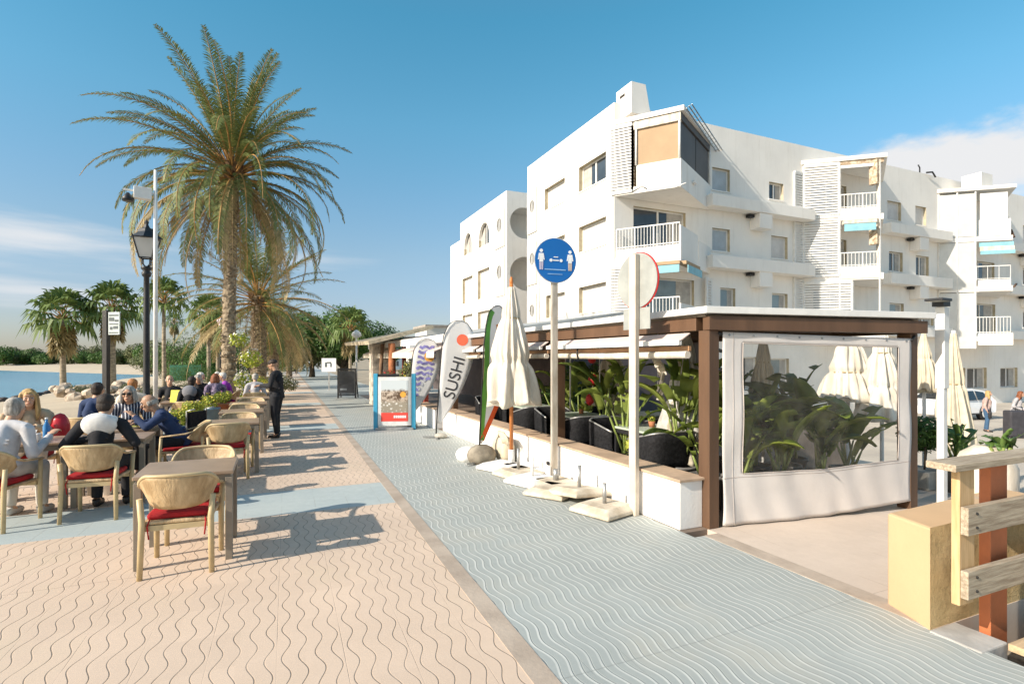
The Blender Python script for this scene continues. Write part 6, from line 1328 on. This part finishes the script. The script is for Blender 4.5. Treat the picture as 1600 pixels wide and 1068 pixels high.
m = MB(); m.box(-.2, .2, -.03, .36, .48, .52); m.build('seat', BLK, sc, bevel=.01); m = MB(); m.box(-.2, .2, -.08, -.04, .52, .88); m.build('backrest', BLK, sc, bevel=.01)
# ================================================================== people
SKIN = mat('warm_skin', (.55, .33, .22), .5, .08, 6, col2=(.48, .27, .17)); SKIN2 = mat('tanned_skin', (.42, .24, .15), .5, .08, 6)
def cloth(n, c, var=.12): return mat(n, c, .9, var, 5, .25, 50)
def hairm(n, c): return mat(n, c, .6, .35, 6, .5, 60, stretch=(6, 6, 1))
def person(label, loc, rz, kind='sit', lean=8, top=None, trs=None, hair=None, style='short', skin=None, yaw=0, pitch=0, hands=None, elbows=None, vox=.010, legs=True, h=1., shoes=None, neckfwd=.02, bend=0, open_top=None):
    """local frame faces +Y. hands / elbows: ((left),(right)) in local metres; left is -X"""
    skin = skin or SKIN; p = thing('person', label, 'person', loc, rz, scale=h)
    sit = kind == 'sit'; pel = Vector((0, 0, .565 if sit else .93)); R = Matrix.Rotation(-radians(lean), 3, 'X')
    T = lambda x, y, z: pel + R @ Vector((x, y, z))
    chest = T(0, 0, .30); neck = T(0, 0, .475); sh = [T(-.175, 0, .43), T(.175, 0, .43)]
    R2 = Matrix.Rotation(-radians(lean + pitch), 3, 'X') if True else R; Rh = Matrix.Rotation(radians(-yaw), 3, 'Z') @ Matrix.Rotation(-radians(pitch), 3, 'X')
    hc = neck + R @ Vector((0, neckfwd + .015, .09)) + Rh @ Vector((0, .02, .085))
    H = lambda x, y, z: hc + Rh @ Vector((x, y, z))
    if sit:
        hip = [Vector((-.09, .02, .55)), Vector((.09, .02, .55))]; kn = [Vector((-.14, .44, .53)), Vector((.14, .44, .53))]; an = [Vector((-.14, .40, .10)), Vector((.14, .44, .10))]
        de = [T(-.25, .06, .16), T(.25, .06, .16)]; dh = [Vector((-.16, .36, .80)), Vector((.16, .36, .80))]
    else:
        hip = [Vector((-.09, 0, .90)), Vector((.09, 0, .90))]; kn = [Vector((-.10, .02, .49)), Vector((.10, .05, .49))]; an = [Vector((-.10, -.04, .09)), Vector((.11, .03, .09))]
        de = [T(-.25, -.03, .15), T(.25, -.03, .15)]; dh = [Vector((-.24, .06, .86)), Vector((.24, .06, .86))]
    if elbows: de = [Vector(e) if e else d for e, d in zip(elbows, de)]
    if hands: dh = [Vector(e) if e else d for e, d in zip(hands, dh)]
    b = MB()
    # head, jaw, nose, ears, neck
    b.ell(H(0, -.012, .018), (.073, .092, .098), 16, M=Rh); b.ell(H(0, .022, -.052), (.052, .060, .062), 14, M=Rh); b.ell(H(0, .055, -.088), (.026, .022, .02), 10, M=Rh)
    b.tube([H(0, .080, .022), H(0, .104, -.022), H(0, .094, -.034)], [.009, .015, .011], 8); b.ell(H(0, .080, -.056), (.024, .014, .011), 8, M=Rh); b.ell(H(0, .075, .044), (.05, .018, .012), 8, M=Rh)
    for s_ in (-1, 1): b.ell(H(s_ * .073, -.005, -.006), (.009, .017, .028), 8, M=Rh); b.ell(H(s_ * .038, .058, -.02), (.02, .018, .02), 8, M=Rh)
    b.tube([T(0, -.01, .40), neck, H(0, -.02, -.06)], [.062, .052, .054], 12)
    # trunk and limbs under the clothes
    b.tube([T(0, 0, -.05), T(0, .01, .15), T(0, .015, .30), T(0, 0, .42)], [.115, .105, .12, .08], 14, squash=.75); b.tube([sh[0], T(0, 0, .44), sh[1]], [.05, .07, .05], 10)
    for i in (0, 1): b.tube([hip[i], hip[i].lerp(kn[i], .5), kn[i], kn[i].lerp(an[i], .4), an[i]], [.085, .072, .052, .048, .034], 10); b.tube([an[i], an[i] + Vector((0, .06, -.05)), an[i] + Vector((0, .15, -.065))], [.035, .035, .022], 8)
    for i in (0, 1):
        s_ = -1 if i == 0 else 1; S, E, Wr = sh[i], de[i], dh[i]; b.tube([S, S.lerp(E, .5), E, E.lerp(Wr, .4), Wr], [.05, .045, .036, .034, .023], 10)
        d = (Wr - E).normalized(); up = Vector((0, 0, 1)); sd = d.cross(up); sd = sd.normalized() if sd.length > .2 else Vector((1, 0, 0)); nrm = sd.cross(d).normalized()
        palm = Wr + d * .045; M = Matrix((sd, d, nrm)).transposed(); b.ell(palm, (.040, .052, .016), 10, M=M)
        for k, (o_, l_) in enumerate(((-.030, .058), (-.010, .068), (.010, .064), (.029, .050))):
            q0 = Wr + d * .085 + sd * o_; q1 = q0 + d * l_ * .45 - nrm * .006; q2 = q1 + d * l_ * .35 - nrm * .018; q3 = q2 + d * l_ * .2 - nrm * .020; b.tube([q0 - d * .02, q0, q1, q2, q3], [.009, .0095, .009, .008, .0065], 7)
        th = -s_; t0 = Wr + d * .02 + sd * th * .03; b.tube([t0, t0 + d * .03 + sd * th * .022 - nrm * .008, t0 + d * .055 + sd * th * .026 - nrm * .018], [.012, .011, .008], 7)
    body = b.build('body', skin, p, remesh=vox * .72, smooth=2)
    for s_ in (-1, 1):
        m = MB(); m.ell(H(s_ * .031, .074, .012), (.015, .010, .008), 10, M=Rh); e = m.build('eye', mat('eye_white', (.6, .58, .55), .2), p); m = MB(); m.ell(H(s_ * .031, .082, .012), (.007, .004, .007), 8, M=Rh); m.build('iris', mat('dark_iris', (.03, .02, .015), .2), e)
        m = MB(); m.tube([H(s_ * .014, .086, .034), H(s_ * .032, .085, .040), H(s_ * .052, .070, .034)], [.004, .005, .003], 6); m.build('eyebrow', hair or SKIN, p)
    m = MB(); m.tube([H(-.022, .084, -.056), H(0, .093, -.054), H(.022, .084, -.056)], [.003, .006, .003], 6); m.build('lips', mat('lip_colour', (.42, .14, .11), .4), p)
    # hair
    if style != 'bald' and hair:
        m = MB(); rnd = random.Random(len(label))
        if style == 'cap': m.ell(H(0, -.01, .045), (.084, .102, .075), 16, M=Rh); m.ell(H(0, .09, .05), (.06, .06, .012), 12, M=Rh)
        else:
            m.ell(H(0, -.026, .036), (.083, .097, .090), 16, M=Rh); m.ell(H(0, -.050, -.012), (.076, .066, .085), 14, M=Rh)
            for k in range(26): a = rnd.uniform(0, 6.28); r_ = rnd.uniform(.2, 1); m.ell(H(.07 * r_ * cos(a), -.02 + .085 * r_ * sin(a), .115 - .05 * r_ * r_), (.02, .026, .014), 6, M=Rh)
        if style in ('long', 'mid'):
            zl = -.26 if style == 'long' else -.13
            for k in range(15):
                a = radians(160 + 220 * k / 14) if True else 0; x, y = .080 * cos(a), -.005 + .085 * sin(a)
                m.tube([H(x * .9, y, .06), H(x * 1.08, y, -.04), H(x * 1.15 + rnd.uniform(-.01, .01), y * 1.0 + rnd.uniform(-.01, .01), zl * .7), H(x * 1.05, y + .01, zl * rnd.uniform(.9, 1.1))], [.022, .026, .026, .010], 7)
        if style == 'bun': m.ell(H(0, -.10, .07), (.045, .04, .04), 10, M=Rh)
        m.build('hair', hair, p, remesh=max(.008, vox * .8), smooth=1)
    elif hair:   # fringe of grey hair round a bald head
        m = MB()
        for k in range(13): a = radians(175 + 190 * k / 12); m.ell(H(.074 * cos(a), -.01 + .090 * sin(a), -.005), (.018, .018, .040), 8, M=Rh)
        m.build('hair', hair, p, remesh=.009, smooth=1)
    # jacket / shirt
    g = .018; c = MB(); c.tube([T(0, 0, -.10), T(0, .005, .05), T(0, .012, .20), T(0, .012, .32), T(0, -.005, .43), T(0, -.01, .475)], [.165, .150, .150, .160, .115, .070], 20, squash=.72)
    c.tube([sh[0] + R @ Vector((-.015, 0, -.01)), T(-.08, 0, .45), T(0, 0, .455), T(.08, 0, .45), sh[1] + R @ Vector((.015, 0, -.01))], [.064, .070, .075, .070, .064], 12)
    if sit: c.ell(Vector((0, .06, .60)), (.185, .16, .09), 14)
    for i in (0, 1):
        S, E, Wr = sh[i], de[i], dh[i]; c.tube([S, S.lerp(E, .5), E], [.068, .060, .052], 12); c.ell(E, .052, 10); q = E.lerp(Wr, .93); c.tube([E, E.lerp(Wr, .5), q], [.052, .046, .038], 12)
    r3 = random.Random(7)
    for k in range(10): a = r3.uniform(-1.2, 1.2); z = r3.uniform(.0, .3); c.tube([T(-.12, .10 * cos(a), z), T(0, .115, z + .03 * a), T(.12, .10, z)], .012, 6) if k < 4 else c.tube([T(-.12, -.10, z), T(0, -.118, z + .03 * a), T(.12, -.10, z)], .010, 6)
    jk = c.build('jacket', top, p, remesh=vox * 1.25, smooth=3)
    if trs:
        c = MB(); c.ell(pel + Vector((0, 0, -.02)), (.165, .125, .11), 14)
        for i in (0, 1): c.tube([hip[i], hip[i].lerp(kn[i], .5), kn[i]], [.105, .088, .070], 12); c.ell(kn[i], .070, 10); c.tube([kn[i], kn[i].lerp(an[i], .5), an[i] + Vector((0, 0, .0))], [.069, .062, .054], 12)
        c.build('trousers', trs, p, remesh=vox * 1.25, smooth=3)
    for i in (0, 1): m = MB(); a = an[i]; m.tube([a + Vector((0, -.03, -.01)), a + Vector((0, -.02, -.055)), a + Vector((0, .06, -.06)), a + Vector((0, .15, -.068)), a + Vector((0, .19, -.072))], [.045, .046, .045, .040, .022], 10, squash=.8); m.build('shoe', shoes or mat('dark_shoe', (.03, .025, .022), .5), p)
    p['_h'] = 0; del p['_h']; return p, T, H, Rh
BLKC = cloth('black_cloth', (.018, .018, .021)); NAVY = cloth('navy_cloth', (.022, .04, .10)); PALE = cloth('pale_grey_shirt', (.62, .60, .60)); BEI = cloth('beige_jacket_cloth', (.58, .42, .27)); WHT = cloth('white_cloth', (.76, .75, .73)); GRY = cloth('grey_cloth', (.20, .20, .22)); DENIM = cloth('blue_denim', (.05, .11, .20)); KHAKI = cloth('pale_trousers', (.55, .50, .44)); PURP = cloth('purple_cloth', (.28, .04, .36)); PRINT = mat('dark_flower_print', (.22, .17, .24), .9, .5, 22, col2=(.05, .04, .07)); LGREY = cloth('light_grey_knit', (.42, .40, .41)); PINKC = cloth('dusty_pink_coat', (.46, .33, .29)); CRM = cloth('cream_cloth', (.66, .58, .48))
H_BLD = hairm('blonde_hair', (.55, .35, .14)); H_DRK = hairm('dark_brown_hair', (.035, .022, .015)); H_GRY = hairm('grey_hair', (.42, .38, .33)); H_WHT = hairm('white_hair', (.66, .62, .56)); H_GIN = hairm('ginger_hair', (.42, .17, .05)); H_AUB = hairm('auburn_hair', (.25, .08, .03))
t = NT('striped_shirt_cloth'); sx_ = t.n('ShaderNodeSeparateXYZ'); t.l(t.n('ShaderNodeTexCoord').outputs['Object'], sx_.inputs[0]); fr_ = t.math('FRACT', t.math('MULTIPLY', t.math('ADD', sx_.outputs[0], t.math('MULTIPLY', sx_.outputs[1], .3)), 26)); t.l(t.mix(t.rng(fr_, .66, .74), (.02, .025, .05), (.62, .62, .64)), t.b.inputs['Base Color']); t.b.inputs['Roughness'].default_value = .9; STRP = t.m

person('man in pale grey shirt and pale trousers sitting at the left edge', (-2.56, 7.16, 0), radians(-14), lean=20, top=PALE, trs=KHAKI, hair=H_GRY, style='short', pitch=12, hands=((-.12, .42, .84), (.22, .46, .86)), shoes=mat('pale_shoe', (.55, .52, .48), .6))
p_, T_, H_, Rh_ = person('man in black jacket with a white hood lying on his back, dark short hair', (-1.73, 7.22, 0), radians(-4), lean=16, top=BLKC, trs=BLKC, hair=H_DRK, style='short', pitch=10, yaw=12, hands=((-.20, .42, .79), (.16, .44, .79)), elbows=((-.33, .06, .76), (.33, .06, .76)))
m = MB(); m.ell(T_(0, -.10, .40), (.17, .075, .14), 16, M=Matrix.Rotation(radians(18), 3, 'X')); m.tube([T_(-.11, .03, .46), T_(-.13, -.06, .46), T_(0, -.13, .48), T_(.13, -.06, .46), T_(.11, .03, .46)], [.03, .045, .05, .045, .03], 10); m.build('hood', WHT, p_, remesh=.011, smooth=3)
person('blonde woman with long hair in beige jacket holding one hand up beside her face', (-2.84, 8.86, 0), radians(192), lean=10, top=BEI, trs=CRM, hair=H_BLD, style='long', pitch=2, yaw=-6, hands=((-.06, .34, .86), (.20, .26, 1.04)), elbows=((-.25, .16, .78), (.30, .20, .80)))
p_, T_, H_, Rh_ = person('woman with grey blonde hair, black sunglasses and a dark striped shirt facing the camera', (-1.93, 9.72, 0), radians(184), lean=16, top=STRP, trs=BLKC, hair=H_GRY, style='mid', pitch=4, yaw=8, hands=((-.10, .44, .80), (.10, .46, .80)))
m = MB()
for s_ in (-1, 1): m.ell(H_(s_ * .033, .092, .012), (.027, .008, .018), 12, M=Rh_)
m.tube([H_(-.075, .03, .018), H_(-.055, .085, .016), H_(0, .100, .018), H_(.055, .085, .016), H_(.075, .03, .018)], .004, 6); m.build('sunglasses', mat('black_lens', (.01, .01, .01), .1), p_)
person('bald man in a navy jacket leaning over the table with his hand to his face', (-1.16, 8.88, 0), radians(100), lean=34, top=NAVY, trs=BLKC, hair=H_GRY, style='bald', pitch=20, yaw=10, skin=SKIN2, hands=((-.06, .56, .93), (.14, .58, .80)), elbows=((-.22, .42, .78), (.30, .34, .80)))
person('man with dark hair in a navy jacket sitting behind the man with the white hood', (-2.62, 10.50, 0), radians(-30), lean=10, top=NAVY, trs=DENIM, hair=H_DRK, yaw=-10)
person('person with ginger hair in cream clothes seen from behind', (-2.36, 12.0, 0), radians(10), lean=8, top=CRM, trs=KHAKI, hair=H_GIN, style='short', vox=.014)
person('elderly bald man in black jacket facing the camera', (-2.14, 14.7, 0), radians(172), lean=8, top=BLKC, trs=GRY, hair=H_GRY, style='bald', vox=.014, yaw=-20)
p_, T_, H_, Rh_ = person('person in black jacket with a grey hood seen from behind near the yellow menu card', (-1.62, 13.4, 0), radians(-12), lean=12, top=BLKC, trs=BLKC, hair=H_DRK, vox=.014); m = MB(); m.ell(T_(0, -.08, .42), (.15, .08, .14), 12); m.build('hood', GRY, p_)
person('woman with fair grey hair in a dark top reading at the table', (-1.76, 16.62, 0), radians(175), lean=18, top=BLKC, trs=GRY, hair=H_GRY, style='mid', pitch=22, vox=.015)
person('white-haired guest in a pale top among the seated guests', (-1.46, 18.15, 0), radians(178), lean=10, top=WHT, trs=KHAKI, hair=H_WHT, style='short', vox=.015)
person('white-haired guest in dark flower print clothes turned to the side', (-2.0, 17.7, 0), radians(250), lean=12, top=PRINT, trs=PRINT, hair=H_WHT, style='short', vox=.015)
person('guest in a bright purple top beside the guests in print clothes', (-1.12, 17.3, 0), radians(92), lean=12, top=PURP, trs=PRINT, hair=H_WHT, style='short', vox=.015)
person('guest in a dark patterned jacket seen from behind below the tall palm', (-1.3, 15.6, 0), radians(12), lean=10, top=PRINT, trs=PRINT, hair=H_AUB, style='mid', vox=.015)
person('guest in a pale grey sweater seen from behind in the row of tables', (-.42, 16.15, 0), 0, lean=14, top=LGREY, trs=BLKC, hair=H_GRY, style='short', pitch=25, vox=.014)
person('waiter in black shirt and trousers with a dark cap standing sideways with folded hands', (.10, 12.75, 0), radians(68), kind='stand', lean=2, top=BLKC, trs=BLKC, hair=H_DRK, style='cap', pitch=12, hands=((-.08, .34, 1.12), (.06, .36, 1.12)), elbows=((-.26, .04, 1.12), (.26, .04, 1.12)), skin=SKIN2, vox=.011)
p_, T_, H_, Rh_ = person('woman in pink coat, white top and blue jeans walking in the street', (*P(1541, 21.5), -1.2), radians(200), kind='stand', lean=2, top=PINKC, trs=DENIM, hair=H_BLD, style='long', vox=.013, h=.96); m = MB(); m.ell(T_(0, .10, .18), (.085, .05, .22), 12); m.build('shirt', WHT, p_)
person('woman with auburn hair in grey knit at right edge behind the dark cases', (*P(1586, 21.0), -1.2), radians(190), kind='stand', lean=10, top=LGREY, trs=GRY, hair=H_AUB, style='long', pitch=15, hands=((-.12, .30, .95), (.12, .30, .95)), vox=.013, h=.98)
sc_ = thing('suitcase', 'large dark suitcase in front of the woman with auburn hair', 'suitcase', (*P(1592, 19.8), -1.2), radians(-30)); m = MB(); m.box(-.42, .42, -.2, .2, .06, 1.0); m.build('body', mat('dark_suitcase', (.05, .048, .055), .6, .15, 6), sc_, bevel=.05)
m = MB(); m.tube([(-.12, 0, 1.0), (-.12, 0, 1.12), (.12, 0, 1.12), (.12, 0, 1.0)], .012, 6); m.build('handle', BLACKM, sc_)
for s_ in (-1, 1): m = MB(); m.tube([(s_ * .35, -.15, .04), (s_ * .35, .15, .04)], .04, 8); m.build('wheel', BLACKM, sc_)
hb = thing('handbag', 'small black handbag held by the woman in the pink coat', 'handbag', (*P(1547, 21.3), -.65), radians(20)); m = MB(); m.box(-.13, .13, -.05, .05, 0, .26); m.build('bag', BLACKM, hb, bevel=.03); m = MB(); m.tube([(-.1, 0, .25), (-.05, 0, .42), (.05, 0, .42), (.1, 0, .25)], .01, 6); m.build('strap', BLACKM, hb)
rb2 = thing('bag', 'glossy red bag hanging beside the blonde woman', 'bag', (-2.50, 8.75, .55)); m = MB(); m.ell((0, 0, .25), (.11, .09, .20), 12); m.build('bag', mat('red_glossy_bag', (.5, .02, .03), .25, .2, 6), rb2)
for i, (px, d, c) in enumerate([(463, 62, NAVY), (452, 70, WHT)]): person(['distant pedestrian in dark clothes far along the promenade', 'distant pedestrian in white at the far end of the promenade'][i], (*P(px, d), 0), radians(30 + 150 * i), kind='stand', top=c, trs=BLKC, hair=H_DRK, vox=.03)
